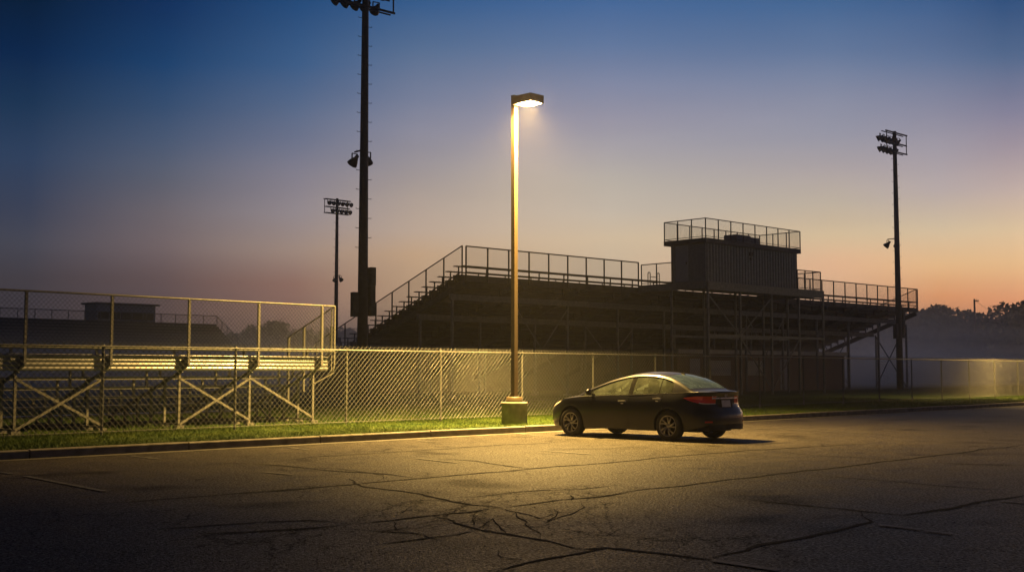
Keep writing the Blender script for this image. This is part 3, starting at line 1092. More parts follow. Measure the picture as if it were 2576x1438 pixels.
def street_lamp(label, loc, watts=6000):
    t = thing('street_lamp', label, 'street lamp', loc, ax, 'lit lamps of the car park')
    mb = MB()
    mb.lathe([(0.315, -0.1), (0.315, 0.47), (0.325, 0.485), (0.325, 0.525), (0.31, 0.54), (0.0, 0.54)], 32)
    mb.build('concrete_pier', M['concrete'], t)
    mb = MB()
    mb.lathe([(0.20, 0.54), (0.20, 0.65), (0.185, 0.665), (0.0, 0.67)], 28)
    mb.build('base_cover', M['bronze'], t)
    mb = MB()
    w = 0.059
    mb.box(-w, w, -w, w, 0.665, 8.10)
    mb.box(-w - .006, w + .006, -w - .006, w + .006, 8.102, 8.13)
    mb.box(0.0, 0.05, -w - .004, -w - .001, 0.95, 1.15)
    mb.build('pole', M['bronze'], t)
    mb = MB()
    mb.box(w + .001, 0.16, -0.05, 0.05, 7.86, 7.99)
    mb.build('arm', M['bronze'], t)
    mb = MB()
    x0, x1, yh, z0, z1 = 0.14, 0.78, 0.235, 7.84, 8.04
    ins = 0.03
    vs = [(x0, -yh, z0), (x1, -yh, z0), (x1, yh, z0), (x0, yh, z0), (x0, -yh, z1), (x1, -yh, z1), (x1, yh, z1), (x0, yh, z1),
          (x0 + ins, -yh + ins, z0), (x1 - ins, -yh + ins, z0), (x1 - ins, yh - ins, z0), (x0 + ins, yh - ins, z0)]
    mb.add(vs, [(0, 1, 5, 4), (1, 2, 6, 5), (2, 3, 7, 6), (3, 0, 4, 7), (4, 5, 6, 7), (0, 8, 9, 1), (1, 9, 10, 2), (2, 10, 11, 3), (3, 11, 8, 0)])
    vs2 = [(v[0], v[1], z0 + 0.06) for v in vs[8:]]
    mb.add(vs[8:] + vs2, [(0, 4, 5, 1), (1, 5, 6, 2), (2, 6, 7, 3), (3, 7, 4, 0), (4, 7, 6, 5)])
    hd = mb.build('lamp_head', M['bronze'], t)
    # sagged glass lens
    mb = MB()
    nx, ny = 12, 10
    vs, fs = [], []
    for i in range(nx + 1):
        for j in range(ny + 1):
            a, b = i / nx, j / ny
            sag = 0.05 * (math.sin(PI * a) * math.sin(PI * b)) ** 0.6
            vs.append((x0 + 0.10 + (x1 - x0 - 0.15) * a, -yh + ins + .01 + (2 * yh - 2 * ins - .02) * b, z0 + 0.012 - sag))
    for i in range(nx):
        for j in range(ny):
            q = i * (ny + 1) + j
            fs.append((q, q + 1, q + ny + 2, q + ny + 1))
    mb.add(vs, fs, True)
    mb.build('lens', M['lamp'], hd)
    ld = bpy.data.lights.new('lamp_light', 'AREA')
    ld.shape = 'RECTANGLE'
    ld.size, ld.size_y = x1 - x0 - 0.18, 2 * yh - 0.10
    ld.energy = watts
    ld.color = (1.0, 0.61, 0.155)
    ld.spread = math.radians(131)                      # full cut-off optic
    lo = link(bpy.data.objects.new('lamp_light', ld))
    lo.parent = hd
    lo.location = ((x0 + 0.10 + x1 - 0.05) / 2, 0, z0 - 0.045)
    return t


street_lamp('bronze shoebox street lamp glowing warm on a round concrete pier beside the parked sedan', (0.06, 29.3, GZ))
street_lamp('second warm street lamp beyond the right edge of the lot view', (28.6, 58.3, GZ), 3600)

# ----------------------------------------------------------- floodlight poles
def flood(mb, p, aim, s=1.0, mi=0):
    """a bell shaped floodlight: narrow gear housing at the back, wide mouth in front"""
    p, aim = Vector(p), Vector(aim).normalized()
    prof = [(0.06, -0.34), (0.10, -0.32), (0.11, -0.14), (0.15, -0.08), (0.24, 0.10), (0.29, 0.26), (0.30, 0.30), (0.27, 0.30), (0.0, 0.24)]
    u = Vector((0, 0, 1)) if abs(aim.z) < 0.9 else Vector((1, 0, 0))
    a = aim.cross(u).normalized()
    b = aim.cross(a)
    n = 14
    vs, fs = [], []
    for k in range(n):
        t = 2 * PI * k / n
        for r, h in prof:
            vs.append(p + (a * math.cos(t) + b * math.sin(t)) * r * s + aim * h * s)
    m = len(prof)
    for k in range(n):
        for i in range(m - 1):
            x, y = k * m + i, ((k + 1) % n) * m + i
            fs.append((x, y, y + 1, x + 1))
    mb.add(vs, fs, True)
    mb.add([vs[k * m] for k in range(n)], [tuple(range(n))])
    # yoke up to the crossarm
    mb.bar(p + a * 0.2 * s, p + a * 0.2 * s + Vector((0, 0, 0.36 * s)), 0.03, 0.05)
    mb.bar(p - a * 0.2 * s, p - a * 0.2 * s + Vector((0, 0, 0.36 * s)), 0.03, 0.05)
    mb.bar(p - a * 0.2 * s + Vector((0, 0, 0.36 * s)), p + a * 0.2 * s + Vector((0, 0, 0.36 * s)), 0.05, 0.03)


PH = 18.7


def light_pole(label, loc, rz):
    """local x runs along the crossarms, local y towards the field"""
    t = thing('floodlight_pole', label, 'floodlight pole', loc, rz, 'floodlight poles round the sports field')
    mb = MB()
    mb.tube((0, 0, -0.1), (0, 0, PH), 0.245, 20, 0.135)
    mb.build('pole', M['blackpole'], t)
    mb = MB()
    z = 6.6
    k = 0
    while z < PH - 1.6:
        r = 0.245 - 0.11 * z / PH
        sgn = 1 if k % 2 else -1
        mb.tube((sgn * r * .7, -r * .7 * sgn, z), (sgn * (r * .7 + .14), -(r * .7 + .14) * sgn * .6, z), 0.012, 6)
        mb.tube((sgn * (r * .7 + .14), -(r * .7 + .14) * sgn * .6, z), (sgn * (r * .7 + .14), -(r * .7 + .14) * sgn * .6, z + .04), 0.012, 6)
        z += 0.42
        k += 1
    mb.build('climbing_steps', M['blackpole'], t)
    for (zc, xa) in ((PH - 0.15, 1.55), (PH - 0.92, 1.45), (PH - 1.55, 1.5)):
        mb = MB()
        mb.bar((-xa, -0.16, zc), (xa, -0.16, zc), 0.07, 0.09)
        mb.bar((-xa, 0.16, zc), (xa, 0.16, zc), 0.05, 0.06)
        mb.build('crossarm', M['blackpole'], t)
    mb = MB()
    for x in (-1.42, 1.42):
        mb.bar((x, -0.16, PH - 1.55), (x, -0.16, PH - 0.15), 0.05, 0.05)
    mb.build('rack_upright', M['blackpole'], t)
    for row, zc in enumerate((PH - 0.55, PH - 1.32)):
        for k in range(6 if row == 0 else 5):
            x = -1.3 + 2.6 * k / 5 - (0.0 if row == 0 else -0.12)
            mb = MB()
            flood(mb, (x, 0.42, zc), (0.30 * (k - 2.5) / 2.5, 0.9, -0.42), 0.78)
            mb.build('floodlight', M['flood'], t)
    # two low floodlights half way up
    for (x, y, am) in ((0.05, 0.75, (-.1, 0.7, -0.7)), (0.26, 0.14, (0.5, 0.4, -0.75))):
        mb = MB()
        flood(mb, (x, y, 10.5), am, 0.80)
        mb.bar((0, 0, 10.86), (x, y, 10.86), 0.06, 0.06)
        mb.build('floodlight', M['flood'], t)
    mb = MB()
    mb.box(0.26, 0.52, -0.22, 0.10, 3.65, 4.95)
    mb.box(0.26, 0.53, -0.23, 0.11, 4.96, 5.75)
    mb.box(-0.52, -0.26, -0.10, 0.18, 3.6, 4.65)
    mb.build('switch_box', M['steel'], t)
    return t


p1 = light_pole('thick black floodlight pole with climbing pegs whose lamp rack is cut off at the top', ((912 - 1288) / 3000 * 51.2, 51.2, GZ), grz)
p2 = copy_tree(p1)
p2.location = (27.9, 86.0, GZ)
p2['label'] = 'tall dark floodlight pole standing at the right end of the large grandstand'
p3 = copy_tree(p1)
p3.location = ((845 - 1288) / 3000 * 120, 120.0, GZ)
p3.rotation_euler.z = grz + PI
p3['label'] = 'slender distant floodlight pole whose full lamp rack shows left of the thick black pole'

# ------------------------------------------------------- stand across the field
ft = 0.95
fph2 = math.atan(ft)
D0 = 115.0
fb = thing('far_grandstand', 'distant hazy grandstand across the field behind the small bleacher', 'grandstand', (-166.3 + ft * D0, D0, GZ), PI / 2 - fph2)
FL = 39.0
mb = MB()
pr = []
for i in range(16):
    pr += [(0.6 * i, 1.2 + 0.37 * i), (0.6 * i + 0.6, 1.2 + 0.37 * i)]
pr.append((9.6, 7.12))
pr.append((9.6, 6.4))
pr.append((0, 0.7))
k = len(pr)
vs = [(x, y, z) for x in (0, FL) for y, z in pr]
mb.add(vs, [(i, i + k, (i + 1) % k + k, (i + 1) % k) for i in range(k)])
mb.add(vs, [tuple(range(k - 1, -1, -1)), tuple(range(k, 2 * k))])
mb.build('deck', M['farstand'], fb)
for i in range(15):
    mb = MB()
    mb.box(0, FL, 0.6 * i + 0.28, 0.6 * i + 0.52, 1.2 + 0.37 * i + 0.36, 1.2 + 0.37 * i + 0.41)
    mb.build('bench', M['alu'], fb)
for x in range(0, 40, 6):
    mb = MB()
    for y in (2.0, 5.5, 9.2):
        mb.box(x - .1, x + .1, y - .1, y + .1, -.1, 0.6 + 0.6 * y)
    mb.build('column', M['farstand'], fb)
rail_run(fb, (0, 9.5, 0), (FL, 9.5, 0), 7.0, 8.15, 20, M['farstand'], M['darkwire'], pitch=0.2, wire=0.006, pr=0.05)
rail_run(fb, (FL, 0.2, 0), (FL, 9.5, 5.7), 1.4, 2.45, 8, M['farstand'], M['darkwire'], pitch=0.2, wire=0.006, pr=0.05)
fpm = Matrix.Translation(Vector((-166.3 + ft * D0, D0, GZ))) @ Matrix.Rotation(PI / 2 - fph2, 4, 'Z')
fp = thing('far_press_box', 'distant press box with a dark window band on the hazy far grandstand', 'press box', fpm @ Vector((23.0, 9.8, 6.6)), PI / 2 - fph2)
mb = MB()
mb.box(0, 7.6, 0, 2.8, -1.0, 2.45)
mb.build('wall', M['doorp'], fp)
mb = MB()
mb.box(-0.3, 7.9, -0.5, 3.1, 2.453, 2.65)
mb.build('roof', M['farstand'], fp)
for k in range(5):
    mb = MB()
    mb.box(0.25 + 1.45 * k, 1.55 + 1.45 * k, -0.06, -0.003, 0.75, 1.55)
    mb.build('window', M['plastic'], fp)

# ----------------------------------------------------------------- trees
def tree(label, x, y, h, r, seed, n=5200, name='broadleaf_tree'):
    rg = np.random.default_rng(seed)
    t = thing(name, label, 'tree', (x, y, GZ), rg.uniform(0, 6), 'trees beyond the field')
    mb = MB()
    hh = h * 0.42
    pts = [(0, 0, -0.1), (0.1 * rg.normal(), 0.1 * rg.normal(), hh * .5), (0.2 * rg.normal(), 0.2 * rg.normal(), hh)]
    rb = 0.03 * h
    mb.tube(pts[0], pts[1], rb, 9, rb * .75)
    mb.tube(pts[1], pts[2], rb * .75, 9, rb * .55)
    cl = []
    for k in range(9):
        a = k * 2.4 + rg.uniform(-.4, .4)
        q = r * rg.uniform(.35, .8)
        e = (math.cos(a) * q, math.sin(a) * q, h * rg.uniform(.45, .88))
        mid = tuple(pts[2][i] * .5 + e[i] * .5 + (0.25 * rg.normal() if i < 2 else 0) for i in range(3))
        mb.tube(pts[2], mid, rb * .4, 6, rb * .28)
        mb.tube(mid, e, rb * .28, 6, rb * .1)
        cl.append((*e, r * rg.uniform(.34, .52)))
    cl.append((0, 0, h * .86, r * .42))
    cl.append((0.2 * r, -.1 * r, h * .6, r * .55))
    cl.append((-.3 * r, .2 * r, h * .55, r * .5))
    for k in range(6):                                    # low skirt
        a = rg.uniform(0, 6.28)
        cl.append((math.cos(a) * r * .7, math.sin(a) * r * .7, h * rg.uniform(.22, .42), r * .36))
    mb.build('trunk', M['bark'], t)
    V = []
    cl = np.array(cl)
    w = cl[:, 3] ** 2
    idx = rg.choice(len(cl), n, p=w / w.sum())
    dv = rg.normal(size=(n, 3))
    dv /= np.linalg.norm(dv, axis=1)[:, None]
    rad = rg.uniform(.45, 1.03, n) ** .8
    P = cl[idx, :3] + dv * (cl[idx, 3] * rad)[:, None] * np.array([1, 1, .8])
    sz = rg.uniform(.22, .46, n)
    A = rg.normal(size=(n, 3))
    A /= np.linalg.norm(A, axis=1)[:, None]
    B = np.cross(A, rg.normal(size=(n, 3)))
    B /= np.linalg.norm(B, axis=1)[:, None]
    A, B = A * sz[:, None], B * (sz * .7)[:, None]
    V = np.stack([P - A, P - B * .9, P + A, P + B], 1).reshape(-1, 3)
    me = bpy.data.meshes.new('crown')
    me.from_pydata(V.tolist(), [], [(4 * i, 4 * i + 1, 4 * i + 2, 4 * i + 3) for i in range(n)])
    me.materials.append(M['leaf'])
    o = link(bpy.data.objects.new('crown', me))
    o.parent = t
    return t


def place(px, py_top, D):
    return (px - 1288) / 3000 * D, D, H_CAM + (932 - py_top) / 3000 * D - GZ


tl = [(2195, 812, 165, 5.5, 'tree glimpsed under the right end of the large grandstand'),
      (2255, 790, 160, 5.0, 'tree directly behind the right floodlight pole'),
      (2320, 790, 158, 5.0, 'rounded tree just right of the right floodlight pole'),
      (2375, 778, 163, 6.0, 'broad tree midway between the right floodlight pole and the utility pole'),
      (2425, 786, 168, 5.5, 'tree standing just left of the timber utility pole'),
      (2478, 812, 160, 5.0, 'lower tree filling the dip right of the timber utility pole'),
      (2530, 772, 160, 6.5, 'tallest dark tree near the right edge'),
      (2590, 768, 158, 6.5, 'tall tree cut by the right edge'),
      (2680, 775, 160, 6.5, 'tree past the right edge of the view'),
      (2780, 782, 165, 6.5, 'outermost tree past the right edge of the view'),
      (690, 818, 190, 5.5, 'faint hazy tree at the right end of the far grandstand'),
      (640, 826, 195, 5.5, 'faint low tree behind the far grandstand end'),
      (760, 838, 200, 6.0, 'very faint low tree seen through the corner of the bleacher rail'),
      (865, 836, 200, 6.0, 'very faint low tree beside the thick black pole'),
      (2140, 822, 170, 5.5, 'tree mostly hidden under the large grandstand')]
for i, (px, py, D, r, lb) in enumerate(tl):
    x, y, h = place(px, py, D)
    tree(lb, x, y, h, r, 40 + i)
# second row of lower shrubs that closes the wood towards the ground
rg = np.random.default_rng(5)
sh = ['left of the right floodlight pole', 'behind the right floodlight pole', 'right of the right floodlight pole', 'below the broad middle tree', 'below the tree by the utility pole', 'at the foot of the utility pole', 'below the tallest right tree', 'at the right edge', 'just past the right edge', 'far past the right edge']
for i, px in enumerate((2230, 2290, 2345, 2400, 2450, 2500, 2550, 2610, 2690, 2770)):
    x, y, h = place(px, 838 + rg.uniform(-8, 8), 150 + rg.uniform(-2, 4))
    tree('dark shrub at the edge of the wood ' + sh[i], x, y, h, 4.6, 90 + i, 3000, 'shrub')

# --------------------------------------------------------- utility poles
up = []
for i, (px, top, D, lb) in enumerate(((2453, 752, 150, 'slim timber utility pole standing before the trees'), (2577, 792, 190, 'farther timber utility pole at the right edge'))):
    x, y, h = place(px, top, D)
    t = thing('utility_pole', lb, 'utility pole', (x, y, GZ), 0.5, 'timber utility poles')
    mb = MB()
    mb.tube((0, 0, -0.1), (0, 0, h), 0.17, 10, 0.11)
    mb.build('pole', M['wood'], t)
    mb = MB()
    mb.bar((-0.1, 0, h - 0.25), (0.75, 0, h - 0.25), 0.09, 0.11)
    mb.build('crossarm', M['wood'], t)
    mb = MB()
    for xx in (0.35, 0.68):
        mb.lathe([(0.03, h - 0.19), (0.05, h - 0.1), (0.03, h - 0.02), (0, h)], 8, (xx, 0, 0))
    mb.build('insulator', M['flood'], t)
    up.append(Vector((x, y, GZ + h - 0.1)))
mb = MB()
far = Vector((200, 262, 11.5))
for a, b in ((up[0], up[1]), (up[1], far)):
    pts = []
    for k in range(17):
        t = k / 16
        p = a.lerp(b, t)
        p.z -= 1.0 * 4 * t * (1 - t)
        pts.append(p)
    mb.path(pts, 0.018, 5)
tag(mb.build('power_line', M['plastic'], None), 'thin sagging power line strung from the slim timber utility pole', 'power line')

# ------------------------------------------------------------------- the car
exec_car = True
CARPOS, CARANG = Vector((2.863, 26.334, 0)), math.radians(-44.23)
car = thing('sedan_car', 'dark navy four door sedan parked nose to the curb under the lamp', 'car', CARPOS, CARANG)


def lerp_tab(tab):
    xs, ys = np.array([t[0] for t in tab]), np.array([t[1] for t in tab])

    # monotone-ish cubic through the table
    def f(x):
        x = min(max(x, xs[0]), xs[-1])
        i = int(min(max(np.searchsorted(xs, x) - 1, 0), len(xs) - 2))
        h = xs[i + 1] - xs[i]
        t = (x - xs[i]) / h

        def sl(j):
            if j == 0 or j == len(xs) - 1:
                j0, j1 = max(0, j - 1), min(len(xs) - 1, j + 1)
                return (ys[j1] - ys[j0]) / (xs[j1] - xs[j0])
            a, b = (ys[j] - ys[j - 1]) / (xs[j] - xs[j - 1]), (ys[j + 1] - ys[j]) / (xs[j + 1] - xs[j])
            return 0 if a * b <= 0 else 2 * a * b / (a + b)
        m0, m1 = sl(i) * h, sl(i + 1) * h
        return ((2 * t ** 3 - 3 * t ** 2 + 1) * ys[i] + (t ** 3 - 2 * t ** 2 + t) * m0 + (-2 * t ** 3 + 3 * t ** 2) * ys[i + 1] + (t ** 3 - t ** 2) * m1)
    return f


# plan outline of the widest level: rear centre -> left side -> front centre (y positive here, mirrored later)
OUT = [(2.285, 0.0), (2.278, 0.25), (2.255, 0.45), (2.205, 0.60), (2.11, 0.725), (1.95, 0.805), (1.70, 0.845), (1.335, 0.868), (0.8, 0.876), (0.0, 0.878), (-0.8, 0.876), (-1.335, 0.866), (-1.65, 0.838), (-1.88, 0.775), (-2.04, 0.68), (-2.15, 0.54), (-2.22, 0.36), (-2.255, 0.18), (-2.265, 0.0)]
OUTV = [Vector((a, b, 0)) for a, b in OUT]
_l = [0]
for a, b in zip(OUTV, OUTV[1:]):
    _l.append(_l[-1] + (b - a).length)
outx = lerp_tab([(l, p.x) for l, p in zip(_l, OUTV)])
outy = lerp_tab([(l, p.y) for l, p in zip(_l, OUTV)])
LTOT = _l[-1]
sidew = lerp_tab([(0.15, .945), (0.25, .965), (0.45, .992), (0.60, 1.0), (0.70, 1.0), (0.78, .992), (0.85, .976), (0.92, .955), (1.0, .925), (1.06, .90)])
rearo = lerp_tab([(0.15, -.16), (0.24, -.06), (0.34, -.005), (0.45, 0), (0.56, -.005), (0.62, -.03), (0.68, -.085), (0.78, -.12), (0.90, -.11), (0.98, -.085), (1.02, -.075), (1.06, -.09)])
fronto = lerp_tab([(0.15, .10), (0.25, .03), (0.40, 0), (0.55, .012), (0.64, .05), (0.70, .11), (0.75, .2), (0.80, .3)])
ztop = lerp_tab([(-2.27, .665), (-2.1, .715), (-1.8, .785), (-1.4, .845), (-1.0, .885), (-.6, .905), (0.0, .925), (0.8, .955), (1.4, .985), (1.8, 1.005), (2.1, 1.012), (2.29, 1.01)])
AR = 0.365


def zlow(x):
    z = 0.205
    if x > 1.75:
        z = 0.205 + 0.10 * min(1, (x - 1.75) / 0.45)
    if x < -1.75:
        z = 0.205 + 0.01 * min(1, (-1.75 - x) / 0.3)
    for c in (-1.335, 1.335):
        if abs(x - c) < AR:
            z = max(z, 0.316 + math.sqrt(AR * AR - (x - c) ** 2))
    return z


def body_pt(l, z, side=-1, off=0.0):
    """point of the lower body at outline length l and height z"""
    def raw(l, z):
        x, y = outx(l), outy(l)
        e = max(0, min(1, (x - 1.55) / 0.65))
        e = e * e * (3 - 2 * e)
        g = max(0, min(1, (-x - 1.5) / 0.65))
        g = g * g * (3 - 2 * g)
        return Vector((x + rearo(z) * e + fronto(z) * g, y * sidew(z), z))
    p = raw(l, z)
    if off:
        a = raw(min(LTOT, l + .01), z) - raw(max(0, l - .01), z)
        b = raw(l, z + .01) - raw(l, z - .01)
        n = b.cross(a).normalized()
        if n.y < -0.02 or (abs(n.y) <= 0.02 and n.x * (1 if p.x > 0 else -1) < 0):
            n = -n
        p = p + n * off
    p.y *= -side if False else 1
    return Vector((p.x, p.y * side, p.z))


def l_of_x(x):
    lo, hi = _l[4], _l[-5]
    for _ in range(50):
        m = (lo + hi) / 2
        if outx(m) > x:
            lo = m
        else:
            hi = m
    return (lo + hi) / 2


# columns along the outline, with exact stations at seams and wheel arches
cols = list(np.linspace(0, l_of_x(1.9), 26))
xs = set()
for c in (-1.335, 1.335):
    for k in range(25):
        xs.add(round(c - AR * math.cos(PI * k / 24), 4))
xs |= set(round(v, 4) for v in np.arange(-1.85, 1.86, 0.06))
SEAM = (-0.80, 0.300, 1.180)
for sx in SEAM:
    xs |= {sx - .005, sx + .005}
xs = sorted(xs, reverse=True)
cols += [l_of_x(x) for x in xs]
cols += list(np.linspace(l_of_x(-1.9), LTOT, 26))
cols = sorted(cols)
cl2 = [cols[0]]
for c in cols[1:]:
    if c - cl2[-1] > 0.0015:
        cl2.append(c)
cols = cl2
VLEV = [0, .03, .1, .2, .3, .4, .5, .58, .66, .72, .78, .84, .88, .92, .96, 1.0]
body, doors = MB(), {}
GR = {}
for side in (-1, 1):
    grid = []
    for l in cols:
        x = outx(l)
        zt, zl = ztop(x), zlow(x)
        colp = []
        for v in VLEV:
            z = zl + (zt - zl) * v
            colp.append(body_pt(l, z, side))
        # rolled-in lip of sill / arch
        q = colp[0].copy()
        grid.append([Vector((q.x, q.y * .93, q.z + .004)), *colp])
    GR[side] = grid
    nv = len(VLEV) + 1
    for i in range(len(cols) - 1):
        xa = 0.5 * (outx(cols[i]) + outx(cols[i + 1]))
        w = outx(cols[i]) - outx(cols[i + 1])
        in_side = l_of_x(1.3) < cols[i] < l_of_x(-1.2)
        if in_side and any(abs(xa - s_) < .0049 for s_ in SEAM):
            tgt = None
        for j in range(nv - 1):
            mbt = body
            if in_side and j >= 2:
                if any(abs(xa - s_) < .0045 for s_ in SEAM):
                    continue
                if SEAM[0] < xa < SEAM[1]:
                    mbt = doors.setdefault((side, 'f'), MB())
                elif SEAM[1] < xa < SEAM[2]:
                    mbt = doors.setdefault((side, 'r'), MB())
            q = [grid[i][j], grid[i + 1][j], grid[i + 1][j + 1], grid[i][j + 1]]
            if side == 1:
                q.reverse()
            mbt.add(q, [(0, 1, 2, 3)], True)
# hood / deck / trunk: rows across between the two top edges
NX = 14
top = []
for i, l in enumerate(cols):
    a, b = GR[-1][i][-1], GR[1][i][-1]
    row = []
    for k in range(NX + 1):
        t = k / NX
        p = a.lerp(b, t)
        s_ = 2 * t - 1
        x = p.x
        crown = 0.075 if x < -0.4 else 0.035
        fade = min(1, max(0, (2.15 - abs(x)) / 0.35)) if x > 0 else min(1, max(0, (2.12 - abs(x)) / 0.5))
        p.z += crown * (1 - abs(s_) ** 2.6) * (0.15 + .85 * fade)
        if x > 1.7:                                        # lip of the boot lid
            u = max(0, 1 - abs(x - 2.13) / .14)
            p.z += 0.028 * u * (1 - abs(s_) ** 4)
        row.append(p)
    top.append(row)
for i in range(len(cols) - 1):
    for k in range(NX):
        body.add([top[i][k], top[i + 1][k], top[i + 1][k + 1], top[i][k + 1]], [(3, 2, 1, 0)], True)


def weld(mb):
    """merge equal vertices so that smooth shading runs across the panel"""
    key, new, idx = {}, [], []
    for v in mb.v:
        k = (round(v[0], 5), round(v[1], 5), round(v[2], 5))
        if k not in key:
            key[k] = len(new)
            new.append(v)
        idx.append(key[k])
    f2, s2, m2 = [], [], []
    for f, s_, m_ in zip(mb.f, mb.s, mb.m):
        g = []
        for i in f:
            if idx[i] not in g:
                g.append(idx[i])
        if len(g) > 2:
            f2.append(tuple(g))
            s2.append(s_)
            m2.append(m_)
    mb.v, mb.f, mb.s, mb.m = new, f2, s2, m2
    return mb


# greenhouse --------------------------------------------------------------
roofc = lerp_tab([(-1.25, .945), (-1.1, .985), (-0.9, 1.065), (-0.6, 1.185), (-0.3, 1.295), (-0.05, 1.365), (0.2, 1.410), (0.5, 1.432), (0.8, 1.425), (1.05, 1.395), (1.25, 1.340), (1.5, 1.232), (1.7, 1.118), (1.80, 1.062), (1.9, 1.035), (2.0, 1.02)])
gwid = lerp_tab([(-1.25, .70), (-1.0, .775), (-0.7, .808), (-0.3, .820), (0.3, .822), (0.9, .812), (1.3, .785), (1.7, .725), (2.0, .68)])
gx = sorted(set([round(v, 4) for v in np.arange(-1.22, 1.981, 0.04)] + [-.76, -.735, .262, .382, 1.06, 1.082]))
JS = 9


def gh_section(x, side):
    zb = ztop(x) - .015
    R = roofc(x)
    crown = min(.055, max(.02, (R - zb) * .12))
    Rs = max(R - crown, zb + .012)
    wb = gwid(x)

    def yz(z):
        h = z - zb
        return wb - .36 * h - .45 * h * h
    dl = zb + .022
    du = max(dl, Rs - .052)
    pts = [(wb + .01, zb - .02)]
    for k in range(JS):
        z = dl + (du - dl) * k / (JS - 1)
        pts.append((yz(z), z))
    zc = max(du, Rs - .018)
    pts.append((yz(zc) - .004, zc + .001))
    yr = yz(Rs) - .035
    for k in range(9):
        y = yr * (1 - k / 8)
        pts.append((y, R - (R - Rs) * (y / max(yr, .01)) ** 2.2 + (0.0 if k else .004)))
    return [Vector((x, p[0] * side, p[1])) for p in pts], du - dl


glass = {}
pills = {}
for side in (-1, 1):
    S = [gh_section(x, side) for x in gx]
    for i in range(len(gx) - 1):
        xm = .5 * (gx[i] + gx[i + 1])
        n = len(S[i][0])
        for j in range(n - 1):
            tgt = body
            op = min(S[i][1], S[i + 1][1])
            if 1 <= j < JS and op > .004 and -1.02 < xm < 1.36:
                if xm < -.76:
                    tgt = glass.setdefault((side, 'quarter'), MB())
                elif -.735 < xm < .262:
                    tgt = glass.setdefault((side, 'front'), MB())
                elif .382 < xm < 1.06:
                    tgt = glass.setdefault((side, 'rear'), MB())
                elif xm > 1.082:
                    tgt = glass.setdefault((side, 'rearq'), MB())
                else:
                    tgt = pills.setdefault((side, 0 if xm < 0 else 1 if xm < .7 else 2), MB())
            elif j >= JS + 2 and -1.16 < xm < -.22:
                tgt = glass.setdefault((0, 'wind'), MB())
            elif j >= JS + 2 and 1.12 < xm < 1.74:
                tgt = glass.setdefault((0, 'back'), MB())
            q = [S[i][0][j], S[i + 1][0][j], S[i + 1][0][j + 1], S[i][0][j + 1]]
            if side == 1:
                q.reverse()
            tgt.add(q, [(0, 1, 2, 3)], True)
weld(body).build('body', M['paint'], car)
for mb in pills.values():
    weld(mb).build('door_pillar', M['matte'], car)
for (side, w), mb in doors.items():
    d_ = weld(mb).build('door', M['paint'], car)
    xh = -.80 + .94 if w == 'f' else .300 + .76
    hb = MB()
    zh = .805 if w == 'f' else .865
    pts = [body_pt(l_of_x(xh + dx), zh, side, off) for dx, off in ((-.10, .004), (-.085, .032), (0, .040), (.085, .032), (.10, .004))]
    for a, b in zip(pts, pts[1:]):
        hb.bar(a, b, .022, .026)
    hb.bar(body_pt(l_of_x(xh - .03), zh - .05, side, .003), body_pt(l_of_x(xh + .03), zh - .05, side, .003), .01, .012)
    hb.build('handle', M['chrome'], d_)
names = {'quarter': 'quarter_window', 'front': 'side_window', 'rear': 'side_window', 'rearq': 'quarter_window', 'wind': 'windscreen', 'back': 'rear_window'}
for (side, w), mb in glass.items():
    weld(mb).build(names[w], M['rearglass'] if w == 'back' else M['glass'], car)

# bright strip along the belt, black frame round the rear glass
for side in (-1, 1):
    mb = MB()
    prev = None
    for x in np.arange(-1.0, 1.34, .06):
        p = Vector((x, side * (gwid(x) + .008), ztop(x) + .002))
        if prev is not None:
            mb.bar(prev, p, .012, .014)
        prev = p
    mb.build('belt_trim', M['chrome'], car)
for side in (-1, 1):
    mb = MB()
    prev = None
    for x in np.arange(-0.98, 1.37, .05):
        S_, op = gh_section(x, side)
        p = S_[JS] + Vector((0, side * .004, 0))
        if prev is not None and op > .004:
            mb.bar(prev, p, .014, .020)
        prev = p
    mb.build('window_trim', M['matte'], car)

